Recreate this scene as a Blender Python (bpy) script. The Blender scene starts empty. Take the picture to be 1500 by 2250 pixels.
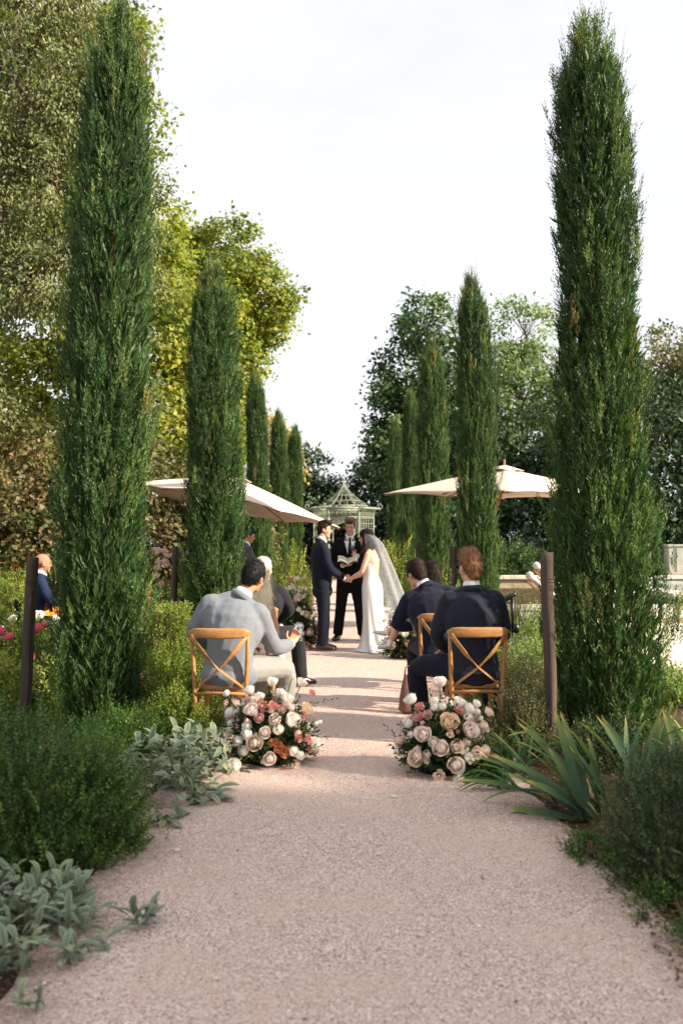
import bpy, bmesh, math, random
import numpy as np
from mathutils import Vector, Matrix, noise

S = bpy.context.scene
COL = S.collection
R = math.radians

# ------------------------------------------------------------------ camera, sky, sun, exposure
cam_d = bpy.data.cameras.new('camera')
cam = bpy.data.objects.new('camera', cam_d)
COL.objects.link(cam)
cam.location = (0.0, 0.0, 1.557)
cam.rotation_euler = (R(90 + 1.70), 0, R(0.13))
cam_d.sensor_fit = 'VERTICAL'
cam_d.sensor_height = 36.0
cam_d.sensor_width = 24.0
cam_d.lens = 35.0
cam_d.clip_end = 2000
cam_d.dof.use_dof = True
cam_d.dof.focus_distance = 10.5
cam_d.dof.aperture_fstop = 2.4
S.camera = cam

SUN_EL, SUN_BACK = 27.0, 20.0        # elevation; degrees behind a pure right-hand sun
sdir = Vector((math.cos(R(SUN_EL)) * math.cos(R(SUN_BACK)),
               -math.cos(R(SUN_EL)) * math.sin(R(SUN_BACK)), math.sin(R(SUN_EL))))
w = bpy.data.worlds.new('World')
S.world = w
w.use_nodes = True
nt = w.node_tree
bg = nt.nodes['Background']
bg.inputs['Strength'].default_value = 0.1
sky = nt.nodes.new('ShaderNodeTexSky')
sky.sky_type = 'NISHITA'
sky.sun_disc = False
sky.sun_elevation = R(SUN_EL)
sky.sun_rotation = math.atan2(sdir.x, sdir.y)
sky.dust_density = 2.0
# thin, nearly closed veil of high cloud over the whole sky
tc = nt.nodes.new('ShaderNodeTexCoord')
mp = nt.nodes.new('ShaderNodeMapping')
mp.inputs['Scale'].default_value = (1.2, 1.2, 3.2)
nz = nt.nodes.new('ShaderNodeTexNoise')
nz.inputs['Scale'].default_value = 1.6
nz.inputs['Detail'].default_value = 6
nz.inputs['Roughness'].default_value = 0.6
nz.inputs['Distortion'].default_value = 0.6
mr = nt.nodes.new('ShaderNodeMapRange')
mr.inputs['From Min'].default_value = 0.35
mr.inputs['From Max'].default_value = 0.65
mr.inputs['To Min'].default_value = 0.78
mr.inputs['To Max'].default_value = 1.0
mx = nt.nodes.new('ShaderNodeMix')
mx.data_type = 'RGBA'
nt.links.new(tc.outputs['Generated'], mp.inputs['Vector'])
nt.links.new(mp.outputs['Vector'], nz.inputs['Vector'])
nt.links.new(nz.outputs['Fac'], mr.inputs['Value'])
nt.links.new(mr.outputs['Result'], mx.inputs['Factor'])
nt.links.new(sky.outputs['Color'], mx.inputs['A'])
mx.inputs['B'].default_value = (5.0, 5.06, 5.2, 1)
nt.links.new(mx.outputs['Result'], bg.inputs['Color'])

sun_d = bpy.data.lights.new('sun', 'SUN')
sun_d.energy = 4.9
sun_d.angle = R(1.4)
sun_d.color = (1.0, 0.86, 0.68)
sun = bpy.data.objects.new('sun', sun_d)
COL.objects.link(sun)
sun.rotation_euler = sdir.to_track_quat('Z', 'Y').to_euler()
sun.location = (20, -8, 14)

S.view_settings.view_transform = 'Standard'
S.view_settings.look = 'None'
S.view_settings.exposure = 1.12
S.view_settings.gamma = 1.0
S.view_settings.use_curve_mapping = False
S.render.engine = 'CYCLES'
S.cycles.use_denoising = True
S.cycles.max_bounces = 7
S.cycles.diffuse_bounces = 3
S.cycles.glossy_bounces = 2
S.cycles.transmission_bounces = 4
S.cycles.transparent_max_bounces = 8
S.cycles.caustics_reflective = False
S.cycles.caustics_refractive = False

# ------------------------------------------------------------------ helpers
def lin(c):
    c = c / 255.0
    return c / 12.92 if c <= 0.04045 else ((c + 0.055) / 1.055) ** 2.4

def H(r, g, b):
    return (lin(r), lin(g), lin(b), 1.0)

def tag(o, label=None, cat=None, group=None, kind=None):
    if label: o['label'] = label
    if cat: o['category'] = cat
    if group: o['group'] = group
    if kind: o['kind'] = kind
    return o

def link(name, me, mat=None, parent=None, loc=None, rot=None, scale=None):
    o = bpy.data.objects.new(name, me)
    COL.objects.link(o)
    if mat is not None and me is not None:
        if len(me.materials) == 0:
            me.materials.append(mat)
    if parent: o.parent = parent
    if loc is not None: o.location = loc
    if rot is not None: o.rotation_euler = rot
    if scale is not None: o.scale = scale if hasattr(scale, '__len__') else (scale,) * 3
    return o

def thing(name, label, cat, loc=(0, 0, 0), rotz=0.0, group=None):
    o = bpy.data.objects.new(name, None)
    COL.objects.link(o)
    o.empty_display_size = 0.1
    o.location = loc
    o.rotation_euler = (0, 0, rotz)
    return tag(o, label, cat, group)

def np_mesh(name, V, F, tint=None, smooth=False, extra=None):
    me = bpy.data.meshes.new(name)
    V = np.asarray(V, dtype=np.float32); F = np.asarray(F, dtype=np.int32)
    n, k = F.shape
    me.vertices.add(len(V)); me.vertices.foreach_set('co', V.ravel())
    me.loops.add(n * k); me.loops.foreach_set('vertex_index', F.ravel())
    me.polygons.add(n); me.polygons.foreach_set('loop_start', np.arange(0, n * k, k, dtype=np.int32))
    if smooth: me.polygons.foreach_set('use_smooth', np.ones(n, dtype=bool))
    me.update(calc_edges=True)
    if tint is not None:
        a = me.attributes.new('tint', 'FLOAT', 'POINT')
        a.data.foreach_set('value', np.asarray(tint, dtype=np.float32))
    return me

def nrm(a):
    return a / np.maximum(np.linalg.norm(a, axis=-1, keepdims=True), 1e-9)

def leaf_arrays(P, D, N, L, W, tint, fold=0.25, droop=0.0):
    D = nrm(D); Sd = nrm(np.cross(D, N)); Nn = np.cross(Sd, D)
    L = np.broadcast_to(np.asarray(L, float).reshape(-1, 1), (len(P), 1))
    W = np.broadcast_to(np.asarray(W, float).reshape(-1, 1), (len(P), 1))
    mid = P + D * L * 0.45 + Nn * W * fold
    V = np.stack([P, mid + Sd * W * 0.5, P + D * L + np.array([0, 0, -1.0]) * L * droop, mid - Sd * W * 0.5], 1).reshape(-1, 3)
    n = len(P)
    F = np.arange(n * 4).reshape(n, 4)
    return V, F, np.repeat(tint, 4)

class Leaves:
    def __init__(s): s.V = []; s.F = []; s.T = []; s.n = 0
    def add(s, V, F, T):
        s.V.append(V); s.F.append(F + s.n); s.T.append(T); s.n += len(V)
    def mesh(s, name):
        return np_mesh(name, np.concatenate(s.V), np.concatenate(s.F), np.concatenate(s.T))

def sprig_arrays(rng, P, A, l, n, leafL, leafW, ang, tint, tj=0.12, taper=0.35, lift=0.0):
    """every P grows a sprig along A carrying n leaves set round it"""
    m = len(P)
    A = nrm(A)
    ref = np.where(np.abs(A[:, 2:3]) < 0.9, np.array([[0, 0, 1.0]]), np.array([[1.0, 0, 0]]))
    U = nrm(np.cross(A, ref)); Wv = np.cross(A, U)
    l = np.broadcast_to(np.asarray(l, float).reshape(-1), (m,))
    i = (np.arange(n) + 0.5) / n
    ph = rng.uniform(0, 6.283, (m, 1)) + np.arange(n)[None, :] * 2.4 + rng.normal(0, .25, (m, n))
    base = P[:, None, :] + A[:, None, :] * (l[:, None] * i[None, :])[..., None]
    rad = U[:, None, :] * np.cos(ph)[..., None] + Wv[:, None, :] * np.sin(ph)[..., None]
    a = ang * (1.15 - 0.5 * i[None, :]) + rng.normal(0, .12, (m, n))
    d = A[:, None, :] * np.cos(a)[..., None] + rad * np.sin(a)[..., None]
    d[..., 2] += lift
    LL = leafL * (1 - taper * i[None, :]) * rng.uniform(.75, 1.25, (m, n))
    WW = leafW * (1 - taper * i[None, :]) * rng.uniform(.8, 1.2, (m, n))
    nv = A[:, None, :] * 1.0 + rad * 0.4 + rng.normal(0, .3, (m, n, 3))
    t = np.clip(tint[:, None] + rng.normal(0, tj, (m, n)), 0, 1)
    return leaf_arrays(base.reshape(-1, 3), d.reshape(-1, 3), nv.reshape(-1, 3), LL.ravel(), WW.ravel(), t.ravel())

class MB:
    """collects closed shapes; build() links them as one mesh object"""
    def __init__(s): s.v = []; s.f = []
    def add(s, V, F):
        o = len(s.v); s.v += [tuple(p) for p in V]; s.f += [tuple(i + o for i in f) for f in F]
    def tube(s, pts, rads, n=8, rights=None, caps=True):
        pts = [Vector(p) for p in pts]; m = len(pts)
        rads = [r if hasattr(r, '__len__') else (r, r) for r in (rads if hasattr(rads, '__len__') else [rads] * m)]
        tang = []
        for i in range(m):
            t = pts[min(i + 1, m - 1)] - pts[max(i - 1, 0)]
            tang.append(t.normalized() if t.length > 1e-9 else Vector((0, 0, 1)))
        if rights is None:
            ref = Vector((1, 0, 0)) if abs(tang[0].x) < .8 else Vector((0, 1, 0))
            r0 = (ref - tang[0] * ref.dot(tang[0])).normalized(); rights = [r0]
            for i in range(1, m):
                r = rights[-1] - tang[i] * rights[-1].dot(tang[i])
                rights.append(r.normalized())
        V = []; F = []
        for i in range(m):
            r = Vector(rights[i]); r = (r - tang[i] * r.dot(tang[i])).normalized(); q = tang[i].cross(r)
            for k in range(n):
                a = 2 * math.pi * k / n
                V.append(pts[i] + r * (rads[i][0] * math.cos(a)) + q * (rads[i][1] * math.sin(a)))
        for i in range(m - 1):
            for k in range(n):
                F.append((i * n + k, i * n + (k + 1) % n, (i + 1) * n + (k + 1) % n, (i + 1) * n + k))
        if caps:
            F.append(tuple(range(n))[::-1]); F.append(tuple((m - 1) * n + k for k in range(n)))
        s.add(V, F); return s
    def cap(s, p0, p1, r0, r1, n=10):
        """tapered capsule"""
        p0 = Vector(p0); p1 = Vector(p1); d = (p1 - p0).normalized()
        s.tube([p0 - d * r0 * .95, p0 - d * r0 * .6, p0, p1, p1 + d * r1 * .6, p1 + d * r1 * .95],
               [r0 * .3, r0 * .8, r0, r1, r1 * .8, r1 * .3], n); return s
    def ell(s, c, r, basis=None, nu=14, nv=9):
        c = Vector(c); B = basis or Matrix.Identity(3); V = []; F = []
        for j in range(1, nv):
            th = math.pi * j / nv
            for i in range(nu):
                ph = 2 * math.pi * i / nu
                V.append(c + B @ Vector((r[0] * math.sin(th) * math.cos(ph), r[1] * math.sin(th) * math.sin(ph), r[2] * math.cos(th))))
        top = len(V); V.append(c + B @ Vector((0, 0, r[2]))); V.append(c + B @ Vector((0, 0, -r[2])))
        for j in range(nv - 2):
            for i in range(nu):
                F.append((j * nu + i, (j + 1) * nu + i, (j + 1) * nu + (i + 1) % nu, j * nu + (i + 1) % nu))
        for i in range(nu):
            F.append((top, i, (i + 1) % nu)); b = (nv - 2) * nu
            F.append((top + 1, b + (i + 1) % nu, b + i))
        s.add(V, F); return s
    def box(s, c, d, rz=0, basis=None):
        B = basis or Matrix.Rotation(rz, 3, 'Z'); c = Vector(c)
        V = [c + B @ Vector((x * d[0] / 2, y * d[1] / 2, z * d[2] / 2)) for z in (-1, 1) for y in (-1, 1) for x in (-1, 1)]
        s.add(V, [(0, 2, 3, 1), (4, 5, 7, 6), (0, 1, 5, 4), (2, 6, 7, 3), (0, 4, 6, 2), (1, 3, 7, 5)]); return s
    def bar(s, p0, p1, w_, t_, up=(0, 0, 1)):
        """flat rectangular bar from p0 to p1: w_ across, t_ along up"""
        p0 = Vector(p0); p1 = Vector(p1); d = p1 - p0; L = d.length; d.normalize()
        u = Vector(up); u = (u - d * u.dot(d)).normalized(); q = d.cross(u)
        B = Matrix((d, q, u)).transposed()
        return s.box((p0 + p1) / 2, (L, w_, t_), basis=B)
    def mesh(s, name, smooth=True):
        me = bpy.data.meshes.new(name); me.from_pydata(s.v, [], s.f); me.update()
        if smooth:
            me.polygons.foreach_set('use_smooth', [True] * len(me.polygons))
        return me
    def build(s, name, mat, parent=None, smooth=True, bevel=0.0, loc=None):
        me = s.mesh(name, smooth)
        o = link(name, me, mat, parent, loc)
        if bevel:
            m = o.modifiers.new('bevel', 'BEVEL'); m.width = bevel; m.segments = 2; m.limit_method = 'ANGLE'
        return o

def bake(o, *mods):
    """apply modifiers (name, dict) to o and keep the resulting mesh"""
    for t, kw in mods:
        m = o.modifiers.new(t, t)
        for k, v in kw.items(): setattr(m, k, v)
    dg = bpy.context.evaluated_depsgraph_get()
    me = bpy.data.meshes.new_from_object(o.evaluated_get(dg))
    o.modifiers.clear(); old = o.data; o.data = me
    bpy.data.meshes.remove(old)
    me.polygons.foreach_set('use_smooth', [True] * len(me.polygons))
    return o

def remesh(o, voxel, it=4, dec=None):
    mods = [('REMESH', dict(mode='VOXEL', voxel_size=voxel)), ('SMOOTH', dict(factor=.5, iterations=it))]
    if dec: mods.append(('DECIMATE', dict(ratio=dec)))
    return bake(o, *mods)

# ------------------------------------------------------------------ materials
M = {}
def mat(name, col, rough=.6, spec=.4, metal=0.0, var=0.0, vscale=8.0, bump=0.0, bscale=60.0, sheen=0.0,
        trans=0.0, stretch=None, detail=4, coat=0.0):
    m = bpy.data.materials.new(name); m.use_nodes = True
    t = m.node_tree; b = t.nodes['Principled BSDF']
    col = tuple(col[:3]) + (1,)
    b.inputs['Base Color'].default_value = col
    b.inputs['Roughness'].default_value = rough
    b.inputs['Specular IOR Level'].default_value = spec
    b.inputs['Metallic'].default_value = metal
    b.inputs['Sheen Weight'].default_value = sheen
    b.inputs['Coat Weight'].default_value = coat
    if var or bump:
        co = t.nodes.new('ShaderNodeTexCoord'); mp_ = t.nodes.new('ShaderNodeMapping')
        if stretch: mp_.inputs['Scale'].default_value = stretch
        t.links.new(co.outputs['Object'], mp_.inputs['Vector'])
    if var:
        n = t.nodes.new('ShaderNodeTexNoise'); n.inputs['Scale'].default_value = vscale; n.inputs['Detail'].default_value = detail
        r = t.nodes.new('ShaderNodeValToRGB')
        r.color_ramp.elements[0].position = .3; r.color_ramp.elements[1].position = .7
        r.color_ramp.elements[0].color = tuple(c * (1 - var) for c in col[:3]) + (1,)
        r.color_ramp.elements[1].color = tuple(min(1, c * (1 + var)) for c in col[:3]) + (1,)
        t.links.new(mp_.outputs['Vector'], n.inputs['Vector']); t.links.new(n.outputs['Fac'], r.inputs['Fac'])
        t.links.new(r.outputs['Color'], b.inputs['Base Color'])
    if bump:
        n = t.nodes.new('ShaderNodeTexNoise'); n.inputs['Scale'].default_value = bscale; n.inputs['Detail'].default_value = 5
        bp = t.nodes.new('ShaderNodeBump'); bp.inputs['Strength'].default_value = bump; bp.inputs['Distance'].default_value = .01
        t.links.new(mp_.outputs['Vector'], n.inputs['Vector']); t.links.new(n.outputs['Fac'], bp.inputs['Height'])
        t.links.new(bp.outputs['Normal'], b.inputs['Normal'])
    if trans:
        tr = t.nodes.new('ShaderNodeBsdfTranslucent'); ms = t.nodes.new('ShaderNodeMixShader')
        ms.inputs['Fac'].default_value = trans
        src = b.inputs['Base Color'].links[0].from_socket if b.inputs['Base Color'].links else None
        if src: t.links.new(src, tr.inputs['Color'])
        else: tr.inputs['Color'].default_value = col
        t.links.new(b.outputs['BSDF'], ms.inputs[1]); t.links.new(tr.outputs['BSDF'], ms.inputs[2])
        t.links.new(ms.outputs['Shader'], t.nodes['Material Output'].inputs['Surface'])
    M[name] = m
    return m

def leafmat(name, stops, trans=.3, rough=.5, spec=.35, tcol=(1.25, 1.2, .6), big=0.0, bigscale=.5):
    """foliage: colour picked by the per-leaf 'tint', part of the light passes through"""
    m = bpy.data.materials.new(name); m.use_nodes = True
    t = m.node_tree; b = t.nodes['Principled BSDF']
    at = t.nodes.new('ShaderNodeAttribute'); at.attribute_name = 'tint'
    r = t.nodes.new('ShaderNodeValToRGB'); e = r.color_ramp.elements
    for i, (p, c) in enumerate(stops):
        x = e[i] if i < 2 else e.new(p)
        x.position = p; x.color = c
    fac = at.outputs['Fac']
    if big:
        co = t.nodes.new('ShaderNodeTexCoord'); n = t.nodes.new('ShaderNodeTexNoise')
        n.inputs['Scale'].default_value = bigscale; n.inputs['Detail'].default_value = 2
        t.links.new(co.outputs['Object'], n.inputs['Vector'])
        ma = t.nodes.new('ShaderNodeMath'); ma.operation = 'MULTIPLY_ADD'
        ma.inputs[1].default_value = big; t.links.new(n.outputs['Fac'], ma.inputs[0])
        sb = t.nodes.new('ShaderNodeMath'); sb.operation = 'SUBTRACT'; sb.inputs[1].default_value = big * .5
        t.links.new(fac, sb.inputs[0]); t.links.new(sb.outputs[0], ma.inputs[2]); fac = ma.outputs[0]
    t.links.new(fac, r.inputs['Fac'])
    t.links.new(r.outputs['Color'], b.inputs['Base Color'])
    b.inputs['Roughness'].default_value = rough; b.inputs['Specular IOR Level'].default_value = spec
    tr = t.nodes.new('ShaderNodeBsdfTranslucent'); mul = t.nodes.new('ShaderNodeMix'); mul.data_type = 'RGBA'; mul.blend_type = 'MULTIPLY'
    mul.inputs['Factor'].default_value = 1; mul.inputs['B'].default_value = tuple(tcol) + (1,)
    t.links.new(r.outputs['Color'], mul.inputs['A']); t.links.new(mul.outputs['Result'], tr.inputs['Color'])
    ms = t.nodes.new('ShaderNodeMixShader'); ms.inputs['Fac'].default_value = trans
    t.links.new(b.outputs['BSDF'], ms.inputs[1]); t.links.new(tr.outputs['BSDF'], ms.inputs[2])
    t.links.new(ms.outputs['Shader'], t.nodes['Material Output'].inputs['Surface'])
    M[name] = m
    return m

leafmat('cypress', [(0, H(38, 58, 33)), (.45, H(70, 102, 55)), (.82, H(124, 150, 84)), (1, H(146, 122, 76))], trans=.3)
leafmat('plane', [(0, H(84, 104, 40)), (.45, H(136, 150, 60)), (.85, H(186, 184, 82)), (1, H(190, 158, 76))], trans=.45, big=.5, bigscale=.35)
leafmat('greygreen', [(0, H(66, 80, 48)), (.5, H(104, 116, 70)), (1, H(150, 154, 104))], trans=.25, big=.3)
leafmat('darktree', [(0, H(40, 62, 42)), (.5, H(68, 98, 60)), (1, H(122, 144, 84))], trans=.25)
leafmat('lighttree', [(0, H(84, 112, 70)), (.5, H(126, 152, 98)), (1, H(170, 184, 124))], trans=.35)
leafmat('autumn', [(0, H(78, 92, 54)), (.5, H(116, 122, 72)), (1, H(152, 142, 88))], trans=.3)
leafmat('copper', [(0, H(62, 76, 38)), (.35, H(94, 98, 54)), (.65, H(116, 104, 66)), (.85, H(132, 106, 76)), (1, H(106, 122, 58))], trans=.25)
leafmat('hedgedark', [(0, H(34, 52, 36)), (.5, H(54, 78, 52)), (1, H(88, 110, 66))], trans=.15)
leafmat('box', [(0, H(64, 84, 32)), (.5, H(114, 132, 54)), (1, H(174, 174, 84))], trans=.25)
leafmat('myrtle', [(0, H(36, 60, 28)), (.5, H(68, 102, 44)), (.9, H(116, 148, 62)), (1, H(140, 162, 76))], trans=.25, rough=.4)
leafmat('myrtledark', [(0, H(44, 58, 40)), (.5, H(70, 90, 56)), (1, H(110, 124, 76))], trans=.2)
leafmat('rosemary', [(0, H(60, 68, 44)), (.5, H(92, 98, 62)), (1, H(134, 128, 88))], trans=.2)
leafmat('catmint', [(0, H(76, 104, 50)), (.5, H(118, 146, 76)), (.93, H(164, 180, 112)), (1, H(178, 160, 176))], trans=.3)
leafmat('fresh', [(0, H(62, 86, 32)), (.5, H(104, 128, 50)), (1, H(164, 168, 78))], trans=.35)
leafmat('roseleaf', [(0, H(44, 64, 30)), (.5, H(86, 110, 44)), (1, H(168, 164, 70))], trans=.25)
leafmat('florist', [(0, H(28, 42, 24)), (.5, H(54, 74, 40)), (.9, H(98, 112, 62)), (1, H(130, 84, 62))], trans=.2)
leafmat('yellowsmall', [(0, H(112, 106, 56)), (.5, H(176, 160, 88)), (1, H(214, 190, 116))], trans=.35)
mat('bark', H(120, 108, 92), .9, .1, var=.35, vscale=6, bump=.6, bscale=18, stretch=(1, 1, .25))
mat('planebark', H(158, 146, 126), .85, .15, var=.4, vscale=3, bump=.3, bscale=12)
mat('twig', H(96, 76, 56), .9, .1, var=.25, vscale=10)
mat('postwood', H(84, 73, 66), .9, .15, var=.38, vscale=14, bump=.7, bscale=40, stretch=(1, 1, .06))
mat('wire', H(70, 68, 66), .5, .4, metal=.8)
mat('chairwood', H(170, 122, 72), .5, .35, var=.24, vscale=9, bump=.08, bscale=40, stretch=(1, 6, 6))
mat('canopy', H(226, 210, 194), .9, .1, trans=.13, var=.03, vscale=2, bump=.05, bscale=200)
mat('gazebo', H(152, 160, 140), .6, .3, var=.1, vscale=12)
mat('navy', H(20, 23, 38), .8, .15, var=.08, vscale=25, sheen=.05, bump=.05, bscale=60)
mat('bluenavy', H(28, 31, 48), .8, .15, var=.08, vscale=25, sheen=.06, bump=.05, bscale=60)
mat('black', H(14, 14, 16), .85, .12, sheen=.02, bump=.1, bscale=30)
mat('charcoal', H(36, 38, 44), .8, .15, sheen=.06, bump=.05, bscale=60, var=.06, vscale=30)
mat('slategrey', H(72, 74, 82), .8, .2, sheen=.2, bump=.05, bscale=60)
mat('lightgrey', H(120, 125, 132), .85, .15, sheen=.1, var=.04, vscale=30, bump=.05, bscale=60)
mat('palegrey', H(142, 141, 138), .85, .15, var=.04, vscale=30, bump=.15, bscale=28)
mat('white', H(236, 234, 232), .75, .2)
mat('satin', H(222, 218, 216), .38, .4, sheen=.2)
mat('denimblue', H(36, 46, 74), .85, .15, var=.1, vscale=20)
mat('skin', H(214, 164, 138), .55, .35, var=.06, vscale=14)
mat('skintan', H(198, 146, 116), .55, .35, var=.06, vscale=14)
mat('lips', H(178, 104, 92), .5, .35)
mat('eyedark', H(36, 26, 22), .3, .5)
mat('hairblack', H(20, 17, 16), .55, .25, var=.3, vscale=40, stretch=(1, 1, .2))
mat('hairbrown', H(42, 30, 24), .6, .15, var=.3, vscale=40, stretch=(1, 1, .2))
mat('hairdark', H(34, 24, 20), .6, .12, var=.3, vscale=40, stretch=(1, 1, .15))
mat('hairred', H(128, 90, 64), .6, .15, var=.25, vscale=40, stretch=(1, 1, .3))
mat('hairblond', H(242, 224, 188), .45, .4, var=.15, vscale=40, stretch=(1, 1, .1))
mat('hairwhite', H(196, 188, 180), .5, .35, var=.1, vscale=40)
mat('shoeblack', H(22, 20, 20), .25, .5, coat=.4)
mat('shoebrown', H(52, 34, 30), .3, .5, coat=.3)
mat('shoesilver', H(196, 192, 190), .35, .5, metal=.3)
mat('sole', H(150, 104, 72), .7, .2)
mat('plastic', H(18, 18, 20), .35, .5)
mat('grille', H(120, 122, 124), .35, .5, metal=.9, bump=.5, bscale=300)
mat('paper', H(236, 226, 206), .8, .1)
mat('bookcover', H(40, 34, 32), .5, .3)
mat('guitar', H(226, 128, 46), .3, .5, var=.1, vscale=5, coat=.3)
mat('guitarside', H(120, 52, 30), .35, .5, coat=.3)
mat('mauve', H(122, 88, 80), .5, .3, var=.12, vscale=8, bump=.2, bscale=14)
mat('stone', H(216, 206, 190), .85, .15, var=.12, vscale=2.5, bump=.15, bscale=50)
mat('stonegrey', H(176, 172, 160), .9, .1, var=.22, vscale=3, bump=.3, bscale=25)
mat('sandstone', H(186, 166, 142), .9, .1, var=.18, vscale=5, bump=.4, bscale=25)
mat('loungerwood', H(150, 112, 78), .6, .3, var=.2, vscale=10, stretch=(1, 6, 6))
mat('cushion', H(236, 230, 222), .9, .1)
mat('soilstuff', H(88, 66, 52), .95, .05, var=.35, vscale=14, bump=.8, bscale=30)

# ------------------------------------------------------------------ ground and path
def ground_material(name, cols, scale, bump, bscale):
    m = bpy.data.materials.new(name); m.use_nodes = True
    t = m.node_tree; b = t.nodes['Principled BSDF']
    b.inputs['Roughness'].default_value = .95; b.inputs['Specular IOR Level'].default_value = .1
    co = t.nodes.new('ShaderNodeTexCoord')
    n = t.nodes.new('ShaderNodeTexNoise'); n.inputs['Scale'].default_value = scale; n.inputs['Detail'].default_value = 8; n.inputs['Roughness'].default_value = .7
    r = t.nodes.new('ShaderNodeValToRGB')
    for i, (p, c) in enumerate(cols):
        x = r.color_ramp.elements[i] if i < 2 else r.color_ramp.elements.new(p)
        x.position = p; x.color = c
    t.links.new(co.outputs['Object'], n.inputs['Vector']); t.links.new(n.outputs['Fac'], r.inputs['Fac'])
    t.links.new(r.outputs['Color'], b.inputs['Base Color'])
    n2 = t.nodes.new('ShaderNodeTexNoise'); n2.inputs['Scale'].default_value = bscale; n2.inputs['Detail'].default_value = 6
    bp = t.nodes.new('ShaderNodeBump'); bp.inputs['Strength'].default_value = bump; bp.inputs['Distance'].default_value = .03
    t.links.new(co.outputs['Object'], n2.inputs['Vector']); t.links.new(n2.outputs['Fac'], bp.inputs['Height'])
    t.links.new(bp.outputs['Normal'], b.inputs['Normal'])
    M[name] = m
    return m

ground_material('soil', [(.3, H(52, 42, 32)), (.55, H(84, 68, 52)), (.75, H(74, 80, 42))], 1.4, .9, 14)
ground_material('lawn', [(.3, H(58, 84, 40)), (.7, H(98, 124, 62))], 3.0, .8, 60)

def gravel_material():
    m = bpy.data.materials.new('gravel'); m.use_nodes = True
    t = m.node_tree; b = t.nodes['Principled BSDF']; b.inputs['Roughness'].default_value = .9; b.inputs['Specular IOR Level'].default_value = .2
    co = t.nodes.new('ShaderNodeTexCoord')
    vo = t.nodes.new('ShaderNodeTexVoronoi'); vo.inputs['Scale'].default_value = 170; vo.inputs['Randomness'].default_value = 1
    t.links.new(co.outputs['Object'], vo.inputs['Vector'])
    sp = t.nodes.new('ShaderNodeSeparateColor'); t.links.new(vo.outputs['Color'], sp.inputs['Color'])
    r = t.nodes.new('ShaderNodeValToRGB'); e = r.color_ramp.elements
    for i, (p, c) in enumerate([(0, H(112, 86, 80)), (.2, H(170, 138, 128)), (.55, H(212, 184, 171)), (.85, H(230, 211, 201)), (1, H(244, 238, 234))]):
        x = e[i] if i < 2 else e.new(p)
        x.position = p; x.color = c
    t.links.new(sp.outputs[0], r.inputs['Fac'])
    n = t.nodes.new('ShaderNodeTexNoise'); n.inputs['Scale'].default_value = 1.1; n.inputs['Detail'].default_value = 7; n.inputs['Roughness'].default_value = .62
    t.links.new(co.outputs['Object'], n.inputs['Vector'])
    r2 = t.nodes.new('ShaderNodeValToRGB'); r2.color_ramp.elements[0].position = .4; r2.color_ramp.elements[1].position = .62
    r2.color_ramp.elements[0].color = (0, 0, 0, 1); r2.color_ramp.elements[1].color = (.62, .62, .62, 1)
    t.links.new(n.outputs['Fac'], r2.inputs['Fac'])
    mx_ = t.nodes.new('ShaderNodeMix'); mx_.data_type = 'RGBA'
    t.links.new(r2.outputs['Color'], mx_.inputs['Factor']); t.links.new(r.outputs['Color'], mx_.inputs['A'])
    mx_.inputs['B'].default_value = H(208, 181, 164)          # worn patches of fine sand
    at = t.nodes.new('ShaderNodeAttribute'); at.attribute_name = 'tint'      # soil worked into the gravel along the beds
    n4 = t.nodes.new('ShaderNodeTexNoise'); n4.inputs['Scale'].default_value = 16; n4.inputs['Detail'].default_value = 6
    t.links.new(co.outputs['Object'], n4.inputs['Vector'])
    m4 = t.nodes.new('ShaderNodeMath'); m4.operation = 'MULTIPLY'; t.links.new(at.outputs['Fac'], m4.inputs[0]); t.links.new(n4.outputs['Fac'], m4.inputs[1])
    m5 = t.nodes.new('ShaderNodeMapRange'); m5.inputs['From Min'].default_value = .12; m5.inputs['From Max'].default_value = .5; m5.inputs['To Max'].default_value = .5
    t.links.new(m4.outputs[0], m5.inputs['Value'])
    mx4 = t.nodes.new('ShaderNodeMix'); mx4.data_type = 'RGBA'; mx4.inputs['B'].default_value = H(112, 84, 66)
    t.links.new(m5.outputs['Result'], mx4.inputs['Factor']); t.links.new(mx_.outputs['Result'], mx4.inputs['A'])
    t.links.new(mx4.outputs['Result'], b.inputs['Base Color'])
    bp = t.nodes.new('ShaderNodeBump'); bp.inputs['Strength'].default_value = .55; bp.inputs['Distance'].default_value = .006
    bp.invert = True
    t.links.new(vo.outputs['Distance'], bp.inputs['Height'])
    n3 = t.nodes.new('ShaderNodeTexNoise'); n3.inputs['Scale'].default_value = 9; n3.inputs['Detail'].default_value = 5
    t.links.new(co.outputs['Object'], n3.inputs['Vector'])
    bp2 = t.nodes.new('ShaderNodeBump'); bp2.inputs['Strength'].default_value = .35; bp2.inputs['Distance'].default_value = .03
    t.links.new(n3.outputs['Fac'], bp2.inputs['Height']); t.links.new(bp.outputs['Normal'], bp2.inputs['Normal'])
    t.links.new(bp2.outputs['Normal'], b.inputs['Normal'])
    M['gravel'] = m
gravel_material()

mb = MB(); mb.add([(-400, -60, -.004), (400, -60, -.004), (400, 700, -.004), (-400, 700, -.004)], [(0, 1, 2, 3)])
tag(mb.build('ground', M['soil'], smooth=False), kind='structure')

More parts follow.
